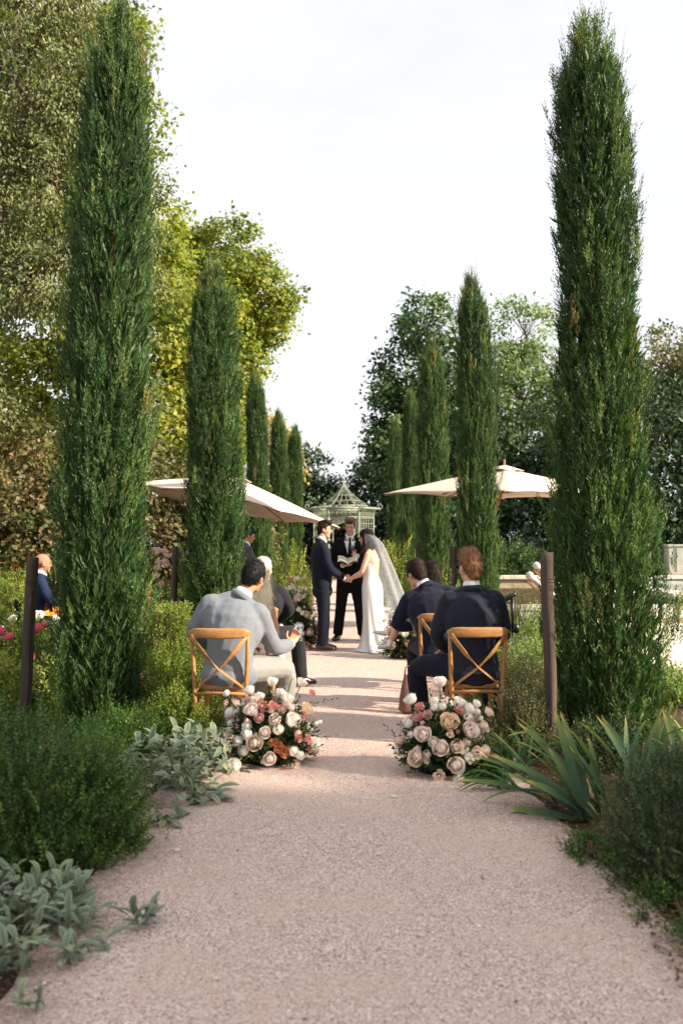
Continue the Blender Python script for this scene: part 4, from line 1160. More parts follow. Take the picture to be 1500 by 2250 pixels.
def arrangement(label, loc, rx, ry, h, flowers, seed, nfol=520, trails=5, rot=0):
    rd = random.Random(seed); rng = np.random.default_rng(seed)
    t = thing('flower_arrangement', label, 'flowers', loc, 0, 'rose arrangements on the ground')
    Lv = Leaves()
    d = nrm(rng.normal(0, 1, (nfol, 3))); d[:, 2] = np.abs(d[:, 2])
    rad = rng.uniform(.25, .92, nfol)
    P = d * rad[:, None] * np.array([rx, ry, h]) * .78 + np.array([0, 0, .03])
    A = d + np.array([0, 0, .25]) + rng.normal(0, .3, (nfol, 3))
    Lv.add(*sprig_arrays(rng, P, A, rng.uniform(.08, .18, nfol), 9, .05, .022, .9, np.clip(rng.normal(.42, .2, nfol), 0, .93), tj=.1))
    for k in range(trails):      # long wands arching out of the bunch
        a = rd.uniform(-.4, 3.6) if k % 2 else rd.uniform(3.2, 6.2); p0 = Vector((math.cos(a) * rx * .7, math.sin(a) * ry * .5, h * rd.uniform(.15, .8)))
        dd = Vector((math.cos(a), math.sin(a) * .5, rd.uniform(-.25, .9))).normalized()
        leaf_branch(rng, Lv, p0, dd, rd.uniform(.16, .28), 12, .045, .016, .8, rd.uniform(.3, .95))
    V = np.concatenate(Lv.V); V[:, 2] = np.maximum(V[:, 2], .008)
    link('foliage', np_mesh('foliage', V, np.concatenate(Lv.F), np.concatenate(Lv.T)), M['florist'], t)
    b = MB(); b.tube([(0, 0, 0), (0, 0, .05), (0, 0, .1)], [(rx * .5, ry * .5), (rx * .55, ry * .55), (rx * .5, ry * .5)], 16); b.build('bowl', M['plastic'], t)
    sb = MB()
    for (kind, col, x, z, sc) in flowers:      # x, z as seen from the path; depth follows the dome facing the camera
        q = max(0.02, 1 - (x / rx) ** 2 - ((z - .02) / h) ** 2)
        y = -ry * math.sqrt(q) * .92
        p = Vector((x, y, z)); dr = Vector((x / rx * .8, y / ry * 1.0, z / h * .75 - .05)).normalized()
        flower(kind, col, t, p, dr, sc * (.78 if kind == 'rose' else .92), rd)
        if kind != 'blossom': sb.tube([p, p * .5, Vector((0, 0, .05))], [.004, .004, .004], 5, caps=False)
    sb.build('stems', M['myrtle'] if False else mat('stemgreen' + str(seed), H(70, 92, 48), .6), t)
    for k in range(26):      # buds and small blooms tucked between the large heads
        a = rd.uniform(3.3, 6.1); e = rd.uniform(.0, 1.35)
        dr = Vector((math.cos(a) * math.cos(e), math.sin(a) * math.cos(e), math.sin(e)))
        kind = rd.choice(['rose', 'ranunculus', 'blossom', 'blossom', 'bud']); col = rd.choice(['ivory', 'ivory', 'ivory', 'blush', 'blush', 'champagne', 'mauve'])
        flower(kind, col, t, (dr.x * rx * .93, dr.y * ry * .86, .03 + dr.z * h * .93), dr, rd.uniform(.5, .7) if kind == 'rose' else rd.uniform(.7, 1.1), rd)
    # a second scatter of blossoms over the back so it is whole from every side
    for k in range(len(flowers) // 2):
        a = rd.uniform(.2, 2.94); e = rd.uniform(.1, 1.2)
        dr = Vector((math.cos(a) * math.cos(e), math.sin(a) * math.cos(e), math.sin(e)))
        kind, col, _, _, sc = rd.choice(flowers)
        flower(kind, col, t, (dr.x * rx * .9, dr.y * ry * .9, .04 + dr.z * h * .9), dr, sc, rd)
    return t

r_, u_, b_, d_ = 'rose', 'ranunculus', 'blossom', 'bud'
arrangement('low cream and blush rose arrangement left of the path below the grey suited man', (-.53, 7.05, .014), .35, .30, .50, [
    (r_, 'ivory', -.13, .50, .95), (r_, 'ivory', .03, .56, .95), (b_, 'champagne', -.08, .45, 1.6), (u_, 'ivory', .09, .49, 1.0), (r_, 'ivory', .14, .45, 1.05), (r_, 'blush', .235, .555, .9),
    (r_, 'blush', -.10, .385, 1.15), (b_, 'pink', .04, .41, 1.7), (b_, 'pink', -.01, .40, 1.5), (r_, 'peach', .27, .37, 1.05), (u_, 'ivory', -.27, .345, 1.15), (r_, 'mauve', -.045, .335, .75),
    (r_, 'blush', .06, .325, .95), (r_, 'ivory', .175, .315, 1.2), (u_, 'ivory', .08, .265, 1.2), (r_, 'blush', -.005, .245, .9), (u_, 'ivory', -.13, .23, 1.2), (u_, 'ivory', -.19, .18, 1.2),
    (r_, 'champagne', -.075, .175, 1.25), (u_, 'ivory', -.15, .12, 1.2), (b_, 'rust', .09, .15, 1.9), (b_, 'rust', .13, .12, 1.9), (b_, 'rust', .06, .18, 1.5), (r_, 'blush', .03, .075, 1.0),
    (b_, 'pink', .22, .20, 1.4), (b_, 'pink', .28, .18, 1.5), (u_, 'ivory', .185, .115, 1.1), (u_, 'ivory', .23, .085, 1.0), (d_, 'ivory', .335, .27, .9), (d_, 'ivory', .36, .28, .8), (b_, 'pink', .31, .48, 1.5),
    (b_, 'champagne', -.26, .22, 1.5), (b_, 'mauve', -.14, .44, 1.4), (d_, 'ivory', .17, .60, .9), (u_, 'ivory', -.29, .48, .8), (d_, 'orange', -.01, .43, .8), (b_, 'champagne', .2, .02, 1.4), (b_, 'pink', .13, .0, 1.2)], 501, trails=9)
arrangement('low cream and blush rose arrangement right of the path below the red-haired man', (.67, 6.75, .014), .34, .30, .50, [
    (r_, 'blush', -.03, .60, 1.1), (r_, 'ivory', -.22, .485, 1.0), (b_, 'pink', -.165, .44, 1.7), (b_, 'pink', -.17, .38, 1.6), (b_, 'mauve', -.12, .40, 1.6), (u_, 'ivory', -.07, .45, .9), (u_, 'ivory', -.02, .455, .9),
    (r_, 'peach', .02, .36, 1.35), (r_, 'ivory', .10, .47, .95), (b_, 'pink', .09, .425, 1.5), (u_, 'ivory', .16, .43, 1.3), (u_, 'ivory', .22, .455, .9), (u_, 'ivory', .22, .40, .9), (r_, 'champagne', .30, .40, .8),
    (r_, 'blush', -.15, .28, 1.2), (r_, 'blush', .155, .305, 1.25), (r_, 'champagne', .26, .31, .9), (r_, 'blush', -.045, .205, 1.2), (r_, 'champagne', .06, .215, 1.0), (r_, 'champagne', -.195, .135, 1.3), (r_, 'blush', .055, .10, 1.25),
    (u_, 'ivory', .145, .14, 1.2), (r_, 'champagne', .19, .165, .95), (r_, 'champagne', .25, .165, .9), (b_, 'champagne', -.055, .03, 1.9), (u_, 'ivory', .07, -.0, 1.3), (r_, 'champagne', -.30, .215, .9), (u_, 'ivory', -.24, .335, 1.0),
    (r_, 'ivory', -.19, .17, .7), (b_, 'rust', .3, .12, 1.6), (b_, 'champagne', .02, .29, 1.2), (d_, 'blush', .24, .36, .9)], 502, trails=9)
arrangement('tall bank of mixed roses standing left of the groom', (-.69, 14.45, .014), .40, .34, .98, [
    (r_, 'pink', -.08, .98, 1.0), (r_, 'blush', .02, 1.0, 1.1), (b_, 'pink', .14, .96, 1.5), (u_, 'ivory', -.08, .88, 1.2), (u_, 'ivory', .15, .86, 1.0), (r_, 'blush', -.19, .73, 1.2), (r_, 'blush', .04, .73, 1.3), (r_, 'pink', -.05, .66, 1.0),
    (u_, 'ivory', .05, .58, 1.2), (u_, 'ivory', .1, .53, 1.2), (u_, 'ivory', -.2, .5, 1.2), (r_, 'mauve', -.3, .42, .9), (r_, 'champagne', .16, .5, 1.1), (r_, 'blush', .06, .33, 1.4), (r_, 'blush', .2, .26, 1.2), (u_, 'ivory', -.2, .33, 1.3),
    (u_, 'ivory', -.17, .24, 1.2), (r_, 'peach', -.29, .21, 1.3), (r_, 'ivory', -.36, .24, 1.1), (u_, 'ivory', .1, .24, 1.2), (r_, 'champagne', .05, .16, 1.1), (b_, 'pink', -.02, .12, 1.8), (u_, 'ivory', -.14, .1, 1.3), (b_, 'pink', .17, .09, 1.8), (r_, 'ivory', .13, .02, 1.2), (r_, 'blush', -.1, -.02, 1.0), (r_, 'champagne', -.25, .05, 1.2), (r_, 'blush', -.38, .1, 1.2)], 503, nfol=900, trails=8)
arrangement('bank of mixed roses behind the bride train, mostly hidden', (.74, 13.25, .014), .24, .22, .64, [
    (b_, 'peach', -.2, .5, 1.8), (b_, 'champagne', .0, .52, 1.8), (u_, 'ivory', -.18, .36, 1.4), (r_, 'ivory', .05, .34, 1.2), (b_, 'champagne', -.12, .28, 1.8), (r_, 'peach', .1, .2, 1.1), (r_, 'champagne', -.1, .18, 1.1), (b_, 'pink', .2, .44, 1.8), (r_, 'blush', .25, .2, 1.2), (u_, 'ivory', .2, .55, 1.2)], 504, nfol=420, trails=5)
rd0 = random.Random(9)
o = link('fallen_ranunculus', colour_mesh(RANU[0], 'ivory'), None, None, (-.735, 6.72, .05)); o.rotation_euler = (R(55), 0, R(20)); o.scale = (1.4,) * 3
tag(o, 'single white ranunculus drooping to the ground left of the left arrangement', 'flower')

# rose bushes in the left garden
def rose_bush(label, loc, r, h, col, nfl, seed, sc, lm='roseleaf', spread=None):
    t = shrub('rose_bush', label, loc, r, r * .8, h, 900, M[lm], .045, .026, .2, 8, .85, seed, 'rose bushes in the left garden', up=.6)
    rd = random.Random(seed)
    for k in range(nfl):
        a = rd.uniform(3.3, 6.1); e = rd.uniform(.1, 1.3)
        d = Vector((math.cos(a) * math.cos(e), math.sin(a) * math.cos(e), math.sin(e)))
        flower(rd.choice(['rose', 'rose', 'ranunculus']), col, t, (d.x * r * 1.05, d.y * r * .85, .05 + d.z * h), d, sc * rd.uniform(.8, 1.2), rd)
    return t
rose_bush('bush of white and blush roses beside the second left post', (-3.25, 18.2, 0), .95, 1.42, 'palepink', 54, 520, 1.0)
rose_bush('rose bush with white blooms in front of the bald seated man', (-3.15, 10.2, 0), .5, .80, 'ivory', 10, 521, .9)
rose_bush('rose bush with bright pink blooms behind the leaning left post', (-2.9, 9.55, 0), .55, .76, 'hot', 8, 522, .95)
rose_bush('rose bush with pink blooms at the left edge', (-3.75, 9.9, 0), .6, .78, 'hot', 7, 523, .95)
rose_bush('bush with small red blooms behind the left hedges', (-6.2, 17.6, 0), 1.5, 1.12, 'red', 30, 524, .8)
rose_bush('bush of orange blooms beside the bald seated man', (-2.95, 11.4, 0), .4, .72, 'orange', 8, 525, 1.1)

# ------------------------------------------------------------------ lamb's ear: every leaf a part
def strap_mesh(name, L, W, bend, fold, nu=7, shape='ear', curl=0.0, twist=0.0):
    V = []; F = []; T = []
    x = z = 0.0; ang = 0.0; ds = L / (nu - 1)
    for i in range(nu):
        u = i / (nu - 1)
        if shape == 'ear': wd = W * [.3, .55, .8, .97, 1.0, .82, .12][min(6, round(u * 6))]
        else: wd = W * min(1, .5 + u * 2.2) * (1 - max(0, (u - .55) / .45) ** 1.8)
        wd = max(wd, .001)
        tw = twist * u
        for s in (-1, 0, 1):
            off = s * wd / 2
            V.append((x if False else 0 + off * math.cos(tw), 0, 0))
            V[-1] = (off * math.cos(tw), x + off * math.sin(tw) * .5, z + (abs(s) * fold * wd) + off * math.sin(tw))
            T.append(.2 + .35 * u + .45 * abs(s) if shape == 'ear' else u)  # ear leaves: rim light painted into the tint as pale edges
        a = ang; x += math.cos(a) * ds; z += math.sin(a) * ds
        ang += -bend / (nu - 1) - (curl * max(0, u - .75) * 4 / (nu - 1))
    for i in range(nu - 1):
        for s in range(2):
            q = i * 3 + s; F.append((q, q + 1, q + 4, q + 3))
    return np_mesh(name, V, F, T, smooth=True)
def plantleaf_mat(name, stops, trans, rough, sheen=0, tipnoise=False):
    m = leafmat(name, stops, trans=trans, rough=rough, spec=.25)
    b = m.node_tree.nodes['Principled BSDF']; b.inputs['Sheen Weight'].default_value = sheen; b.inputs['Sheen Roughness'].default_value = .4
    return m
plantleaf_mat('lambear', [(0, H(96, 112, 88)), (.4, H(104, 120, 98)), (.75, H(132, 146, 122)), (1, H(178, 186, 160))], .12, .9, .25)
plantleaf_mat('lambear_b', [(0, H(128, 134, 96)), (.4, H(122, 132, 98)), (1, H(180, 180, 144))], .12, .9, .25)
EAR = [strap_mesh('leaf', .15, .042, b_, f_, shape='ear') for b_, f_ in ((.5, .25), (1.1, .3), (.2, .35), (1.6, .2), (.8, .15))]
for i, me in enumerate(EAR): me.materials.append(M['lambear'] if i != 3 else M['lambear_b'])
def ears(label, loc, spots, seed, scale=1.0):
    t = thing('lambs_ear_plant', label, 'plant', loc, 0, 'silver lambs ear plants')
    rd = random.Random(seed)
    for (x, y, n, up) in spots:
        hz = (.26 if scale > .8 else .16) * scale if len(spots) > 5 else .05
        for k in range(n):
            a = rd.uniform(0, 6.28); el = rd.uniform(.25, 1.35) if up else rd.uniform(-.02, .6)
            o = link('leaf', rd.choice(EAR), None, t, (x + rd.uniform(-.05, .05), y + rd.uniform(-.05, .05), hz * rd.uniform(.1, 1.0) if up else rd.uniform(.01, .04)))
            o.rotation_euler = (Matrix.Rotation(a, 3, 'Z') @ Matrix.Rotation(el, 3, 'X') @ Matrix.Rotation(rd.uniform(-.5, .5), 3, 'Y')).to_euler()
            o.scale = (scale * rd.uniform(.7, 1.2),) * 3
    return t
rd = random.Random(31)
sp = []
for k in range(26):
    a = rd.uniform(0, 6.28); q = rd.random() ** .6
    sp.append((math.cos(a) * .34 * q, math.sin(a) * .72 * q, 11, q < .8))
ears('broad silvery lambs ear clump between the large left bush and the left rose arrangement', (-1.12, 6.15, .004), sp, 32, .98)
sp = []
for k in range(26):
    a = rd.uniform(0, 6.28); q = rd.random() ** .6
    sp.append((math.cos(a) * .30 * q, math.sin(a) * .42 * q, 11, q < .85))
ears('second silvery lambs ear clump right behind, reaching the left rose arrangement', (-1.0, 6.75, .004), sp, 37, .9)
sp = []
for k in range(26):
    a = rd.uniform(0, 6.28); q = rd.random() ** .6
    sp.append((math.cos(a) * .28 * q, math.sin(a) * .46 * q, 11, q < .8))
ears('silvery lambs ear clump in the bottom left corner', (-1.25, 3.82, .004), sp, 33, .64)
ears('silvery lambs ear clump under the large left bush at the left edge', (-1.35, 4.2, .004), [(x * 1.0, y * .8, n, u) for x, y, n, u in sp], 38, .64)
ears('small lambs ear rosette growing into the path at lower left', (-.82, 4.05, .01), [(0, 0, 20, True)], 34, .66)
ears('grey withered lambs ear rosette between the corner clump and the small one', (-.93, 3.8, .008), [(0, 0, 10, False), (-.06, -.08, 14, True)], 36, .66)
ears('tiny lambs ear sprout at the bottom left edge of the path', (-1.03, 3.32, .006), [(0, 0, 14, True)], 35, .5)

# ------------------------------------------------------------------ iris and daylily: every blade a part
plantleaf_mat('iris', [(0, H(62, 84, 64)), (.55, H(78, 106, 74)), (.84, H(118, 138, 76)), (.94, H(190, 172, 92)), (1, H(146, 104, 68))], .3, .5)
plantleaf_mat('iris_dark', [(0, H(44, 72, 42)), (.7, H(60, 96, 50)), (1, H(104, 130, 62))], .3, .4)
plantleaf_mat('iris_bright', [(0, H(96, 128, 54)), (.7, H(128, 164, 62)), (1, H(190, 190, 88))], .4, .45)
plantleaf_mat('iris_dead', [(0, H(140, 130, 80)), (.5, H(190, 160, 112)), (1, H(206, 176, 136))], .25, .8)
def blade_set(mt, defs):
    out = []
    for (L, W, bend, curl, tw) in defs:
        me = strap_mesh('leaf', L, W, bend, .12, nu=11, shape='strap', curl=curl, twist=tw); me.materials.append(M[mt]); out.append(me)
    return out
IR = blade_set('iris', [(.5, .036, .5, 0, .3), (.58, .033, 1.1, .3, -.5), (.42, .038, .2, 0, .7), (.64, .032, 1.5, .6, .5), (.48, .034, .7, 1.8, -.6), (.38, .036, .3, 2.6, .8)])
ID = blade_set('iris_dark', [(.42, .022, 1.2, 0, .2), (.48, .024, 1.7, 0, -.2), (.36, .022, .8, 0, .2)])
IB = blade_set('iris_bright', [(.40, .036, .3, 0, .2), (.46, .034, .6, 0, -.2), (.34, .036, .2, 0, .3)])
IX = blade_set('iris_dead', [(.3, .026, 2.4, 2.0, .5), (.26, .02, 2.8, 1.5, -.4)])
def iris(label, loc, fans, pools, seed, name='iris_plant', group='strap-leaved plants'):
    t = thing(name, label, 'plant', loc, 0, group)
    rd = random.Random(seed)
    for (x, y, n, azm, spread, e0, e1, sc) in fans:
        for k in range(n):
            az = azm + rd.uniform(-spread, spread); el = rd.uniform(e0, e1)
            o = link('leaf', rd.choice(rd.choice(pools)), None, t, (x + rd.uniform(-.05, .05), y + rd.uniform(-.05, .05), .0))
            # a blade grows along its own +y; az is measured from +x
            o.rotation_euler = (Matrix.Rotation(az - math.pi / 2, 3, 'Z') @ Matrix.Rotation(el, 3, 'X') @ Matrix.Rotation(rd.uniform(-.6, .6), 3, 'Y')).to_euler()
            o.scale = (sc * rd.uniform(.8, 1.15),) * 3
    return t
PI = math.pi
iris('large grey-green iris clump with yellow tips leaning over the right edge of the path', (1.36, 5.6, .01),
     [(0, 0, 13, PI * .88, .9, .35, 1.3, 1.35), (.12, .12, 8, PI * .75, 1.4, .8, 1.45, 1.25), (-.08, .3, 7, PI * .95, .8, .4, 1.15, 1.25), (.3, .2, 5, PI * .45, 1.2, .9, 1.45, 1.3), (-.02, -.05, 3, PI * .97, .3, .1, .3, 1.1), (.1, .5, 4, PI * .7, 1.4, .8, 1.4, 1.25)], [IR, IR, IR, IR, IX], 41)
iris('dark green daylily tuft between the iris and the right arrangement', (1.02, 6.55, .01), [(0, 0, 34, PI * .9, 1.5, .2, 1.3, 1.0), (.16, .2, 26, PI * .6, 2, .4, 1.4, 1.05), (.05, -.3, 16, PI * .9, 1.2, .2, 1.0, .9)], [ID], 42, 'daylily_plant')
iris('upright iris fan in front of the nearest right cypress', (1.78, 6.25, .01), [(0, 0, 7, PI * .5, 1.4, .8, 1.45, 1.2), (.18, .15, 6, PI * .4, 1.4, .8, 1.4, 1.2)], [IR], 43)
iris('bright green iris fan at the right edge', (2.12, 6.2, .01), [(0, 0, 10, PI * .5, 1.6, .9, 1.5, 1.15), (.2, .12, 10, PI * .5, 1.6, .7, 1.45, 1.1)], [IB, IB, IR], 44)
iris('iris fan beyond the right edge of the picture near the terrace', (2.5, 6.9, .01), [(0, 0, 10, PI * .5, 1.8, .8, 1.45, 1.1)], [IB, IR], 45)
iris('daylily tuft at the foot of the thick right post', (1.5, 7.5, .01), [(0, 0, 14, PI * .7, 1.6, .6, 1.35, 1.0)], [ID], 46, 'daylily_plant')
iris('bright iris leaves left of the grey suited man chair', (-1.52, 9.3, .01), [(0, 0, 10, PI * .3, 1.2, .5, 1.2, 1.15), (-.2, 0, 8, PI * .7, 1.0, .6, 1.3, 1.1)], [IB, IB, IX], 47)
iris('grassy bright leaves beside the post in the right-hand planting', (1.95, 9.6, .01), [(0, 0, 16, PI * .5, 2.4, .6, 1.4, .95)], [IB], 48)
iris('drooping green leaves behind the left arrangement beside the chair', (-.98, 7.3, .01), [(0, 0, 12, PI * .8, 2, .3, 1.2, .75)], [ID], 49, 'daylily_plant')

# ------------------------------------------------------------------ people
def V3(*a): return Vector(a)
def head_basis(f, u):
    f = Vector(f).normalized(); r = f.cross(Vector(u)).normalized(); u2 = r.cross(f).normalized()
    return Matrix((r, f, u2)).transposed()

def add_head(mb, c, B, s=1.0):
    c = Vector(c)
    def e(p, r): mb.ell(c + B @ (Vector(p) * s), [q * s for q in r], B)
    e((0, -.014, .03), (.074, .094, .086)); e((0, .026, -.02), (.062, .064, .088)); e((0, .034, -.075), (.047, .05, .04))
    e((0, .074, .022), (.046, .018, .012)); e((0, .086, -.056), (.024, .01, .011)); e((0, .079, -.098), (.02, .014, .014))
    mb.cap(c + B @ (V3(0, .088, .008) * s), c + B @ (V3(0, .106, -.026) * s), .008 * s, .0125 * s, 8)
    for k in (-1, 1):
        e((k * .075, -.004, -.012), (.011, .021, .033)); e((k * .036, .06, -.03), (.022, .022, .026))

def add_hand(mb, w_, d, t, n, curl=.5, s=1.0, spread=.02):
    """hand at wrist w_ pointing along d; t = thumb side, n = side the fingers curl to"""
    w_ = Vector(w_); d = Vector(d).normalized(); t = Vector(t); t = (t - d * t.dot(d)).normalized(); n = Vector(n); n = (n - d * n.dot(d) - t * n.dot(t)).normalized()
    mb.tube([w_ - d * .02 * s, w_ + d * .02 * s, w_ + d * .06 * s, w_ + d * .095 * s], [(.026 * s, .02 * s), (.032 * s, .018 * s), (.041 * s, .016 * s), (.039 * s, .013 * s)], 10, rights=[t] * 4)
    for k, (off, L) in enumerate(((.031, .068), (.0105, .077), (-.0105, .071), (-.031, .056))):
        p = w_ + d * .09 * s + t * off * s; a = 0.0; dd = d + t * off * spread * 10
        for j, fr in enumerate((.45, .3, .25)):
            a += curl * (1.0 if j else .7)
            q = (d * math.cos(a) + n * math.sin(a) + t * off * spread * 8).normalized()
            e = p + q * L * fr * s
            mb.cap(p, e, (.0095 - .001 * j) * s, (.0088 - .001 * j) * s, 7); p = e
    p = w_ + d * .03 * s + t * .032 * s
    for j, L in enumerate((.042, .034)):
        q = (d * (.55 + .2 * j) + t * (.65 - .55 * j) + n * (.35 + curl * .3)).normalized(); e = p + q * L * s
        mb.cap(p, e, (.0125 - .002 * j) * s, (.011 - .002 * j) * s, 7); p = e

def torso(mb, J, inf, low=None, top=True, s=1.0, fem=False, n=20):
    pel, sc = Vector(J['pelvis']), Vector(J['sc'])
    ax0 = (Vector(J['hipR']) - Vector(J['hipL'])).normalized(); ax1 = (Vector(J['shR']) - Vector(J['shL'])).normalized()
    up = (sc - pel).normalized(); bk = J.get('slump', 0.0)
    rows = [(-.16, .13, .10), (-.08, .158, .115), (0, .170, .122), (.3, .152, .113), (.55, .165, .122), (.78, .182, .126), (.93, .168, .108), (1.02, .125, .085), (1.1, .075, .07)]
    if fem: rows = [(-.16, .13, .10), (-.08, .165, .118), (0, .172, .12), (.3, .122, .095), (.55, .134, .105), (.74, .150, .118), (.92, .138, .09), (1.02, .095, .072), (1.1, .055, .055)]
    pts = []; rr = []; rt = []; L = (sc - pel).length
    fwd0 = ax0.cross(up)
    for (u, a, b) in rows:
        if low is not None and u < low: continue
        p = pel + up * (L * u)
        if 0 < u < 1: p -= (up.cross(ax1)).normalized() * (-1) * 0 + (ax1.cross(up)).normalized() * 0
        if bk: p += Vector((0, -1, 0)) * bk * math.sin(max(0, min(1, u)) * math.pi)
        if not top and u > 1.05: continue
        pts.append(p); rr.append((a * s + inf, b * s + inf)); rt.append(ax0.lerp(ax1, max(0, min(1, u))))
    mb.tube(pts, rr, n, rights=rt)
    nk = sc + up * (.055 * s)
    for k in ('shL', 'shR'):
        q = Vector(J[k]); r = (.062 if not fem else .046) * s + inf
        mb.ell(q + (sc - q) * .12, (r, r * .95, r), None, 12, 8)
        mb.cap(q + (sc - q) * .15, sc.lerp(q, .2) + up * .0, r * .9, r * .95)
        # trapezius slope and the shoulder blade below it
        mb.cap(q + (sc - q) * .2 + up * .012, nk + (q - sc) * .12, r * .72, r * .8)
        bl = pel + up * (L * .74)
        if not fem: mb.ell(bl + (q - sc) * .62, (.085 * s + inf, .105 * s + inf, .15 * s + inf), Matrix((ax1, ax1.cross(up) * -1, up)).transposed(), 14, 9)

def limb(mb, pts, rads, inf=0.0, n=12):
    P = [Vector(p) for p in pts]; out = []; rr = []
    for i in range(len(P) - 1):
        for k in range(4):
            u = k / 4; out.append(P[i].lerp(P[i + 1], u)); a = rads[2 * i]; m = rads[2 * i + 1]; b = rads[2 * i + 2]
            r = a * (1 - u) * (1 - 2 * u if u < .5 else 0) + 0
            q = (a + (m - a) * u * 2) if u < .5 else (m + (b - m) * (u - .5) * 2)
            rr.append(q + inf)
    out.append(P[-1]); rr.append(rads[-1] + inf)
    # soften the joint by averaging the path
    sm = [out[0]] + [(out[i - 1] + out[i] * 2 + out[i + 1]) / 4 for i in range(1, len(out) - 1)] + [out[-1]]
    mb.tube(sm, rr, n)
    mb.ell(sm[0], (rr[0],) * 3, None, 10, 7)

ARM = (.056, .052, .043, .043, .030); LEG = (.090, .082, .060, .058, .040)
def wrinkle(o, amp, f=(6, 6, 8), seed=0.0):
    me = o.data
    n = len(me.vertices); co = np.empty(n * 3, np.float32); no = np.empty(n * 3, np.float32)
    me.vertices.foreach_get('co', co); me.vertices.foreach_get('normal', no)
    co = co.reshape(-1, 3); no = no.reshape(-1, 3)
    d = np.array([noise.noise((p[0] * f[0] + seed, p[1] * f[1], p[2] * f[2] + p[0] * 4)) + .5 * noise.noise((p[0] * f[0] * 2.3, p[1] * f[1] * 2.3 + seed, p[2] * f[2] * 2.6)) for p in co])
    d = -np.abs(d) * 1.2 + .4
    co = co + no * (d * amp)[:, None]
    me.vertices.foreach_set('co', co.ravel()); me.update()

def hair_tufts(o, mt, parent, n, L, W, flow, seed=1, name='hair_strands', spread=.25):
    """short strands combed along `flow` over a hair cap, joined to that hair"""
    rng = np.random.default_rng(seed); me = o.data
    k = len(me.vertices); co = np.empty(k * 3, np.float32); no = np.empty(k * 3, np.float32)
    me.vertices.foreach_get('co', co); me.vertices.foreach_get('normal', no); co = co.reshape(-1, 3); no = no.reshape(-1, 3)
    i = rng.integers(0, k, n); P = co[i] - no[i] * .002; Nn = no[i]
    Fl = np.array([flow(Vector(p)) for p in P])
    D = nrm(Fl - Nn * np.sum(Fl * Nn, 1, keepdims=True)) + Nn * .16 + rng.normal(0, spread, (n, 3))
    V, F, T = leaf_arrays(P, D, Nn + rng.normal(0, .3, (n, 3)), L * rng.uniform(.6, 1.3, n), W, rng.random(n))
    s = link(name, np_mesh(name, V, F, T), mt, o)
    s['kind'] = 'stuff'
    return s

def short_hair(parent, c, B, mt, s=1.0, crown=1.0, nape=-.075, tufts=1400, seed=1, L=.03, quiff=0.0, thin=False):
    c = Vector(c); mb = MB()
    def e(p, r): mb.ell(c + B @ (Vector(p) * s), [q * s for q in r], B)
    e((0, -.02, .056), (.078, .094, .072 * crown)); e((0, -.05, .01), (.076, .066, .085)); e((0, -.062, nape + .03), (.056, .042, .05))
    for k in (-1, 1): e((k * .066, -.012, .03), (.015, .05, .045)); e((k * .07, .022, .012), (.008, .014, .03))
    if quiff: e((.0, .05, .1), (.058, .05, .03 + quiff)); e((.03, .01, .115), (.04, .05, .02 + quiff))
    o = mb.build('hair', mt, parent); remesh(o, .0075 * s, 3); wrinkle(o, .005 * s, (38, 38, 26), seed)
    fwd = B @ V3(0, 1, 0); upv = B @ V3(0, 0, 1); rt = B @ V3(1, 0, 0)
    def flow(p):
        q = p - c; z = q.dot(upv); y = q.dot(fwd)
        return np.array(fwd * (.9 if z > .07 * s else -.15) * (1 if quiff or z > .07 * s else 0) - upv * (1.0 if z < .07 * s else .15) + rt * .35 * (1 if z > .06 * s else 0))
    if tufts: hair_tufts(o, mt, parent, tufts, L * s, .0028 * s, flow, seed)
    return o

def face_bits(parent, c, B, hair, s=1.0, brow=True):
    c = Vector(c)
    for k in (-1, 1):
        m = MB(); m.ell(c + B @ (V3(k * .030, .0845, .0) * s), [.0125 * s, .006 * s, .0055 * s], B, 8, 6); m.build('eye', M['eyedark'], parent)
        if brow:
            m = MB(); m.tube([c + B @ (V3(k * .014, .0935, .0185) * s), c + B @ (V3(k * .032, .0925, .0245) * s), c + B @ (V3(k * .05, .08, .017) * s)], [.0035 * s, .0045 * s, .002 * s], 6); m.build('eyebrow', hair, parent)
    m = MB(); m.ell(c + B @ (V3(0, .0915, -.056) * s), [.021 * s, .006 * s, .0075 * s], B, 10, 6); m.build('lips', M['lips'], parent)

def shoe(parent, an, d, mt, s=1.0, name='shoe'):
    an = Vector(an); d = Vector((d[0], d[1], 0)).normalized(); r = Vector((d.y, -d.x, 0)); z0 = an.z - .09 * s
    def at(y, z): return V3(an.x, an.y, 0) + d * (y * s) + V3(0, 0, z0 + z * s)
    m = MB()
    m.tube([at(-.085, .035), at(-.07, .045), at(-.03, .055), at(.04, .05), at(.10, .036), at(.16, .028), at(.195, .02)],
           [(.02 * s, .025 * s), (.034 * s, .04 * s), (.037 * s, .05 * s), (.038 * s, .044 * s), (.045 * s, .032 * s), (.04 * s, .024 * s), (.016 * s, .012 * s)], 12, rights=[r] * 7)
    m.tube([at(0, .05), at(-.005, .1)], [(.036 * s, .042 * s), (.034 * s, .038 * s)], 10, rights=[r] * 2)
    o = m.build(name, mt, parent); remesh(o, .008 * s, 4, .5)
    m = MB(); n = 16; V = []
    for z in (.001, .016):
        for k in range(n):
            a = 2 * math.pi * k / n; y = .055 + .145 * math.sin(a); wd = (.036 + .012 * (1 if y > .06 else -.2)) * math.cos(a)
            V.append(at(y, z) + r * wd * s)
    F = [(k, (k + 1) % n, n + (k + 1) % n, n + k) for k in range(n)] + [tuple(range(n))[::-1], tuple(range(n, 2 * n))]
    m.add(V, F); m.build('sole', mt, o, smooth=False)
    return o

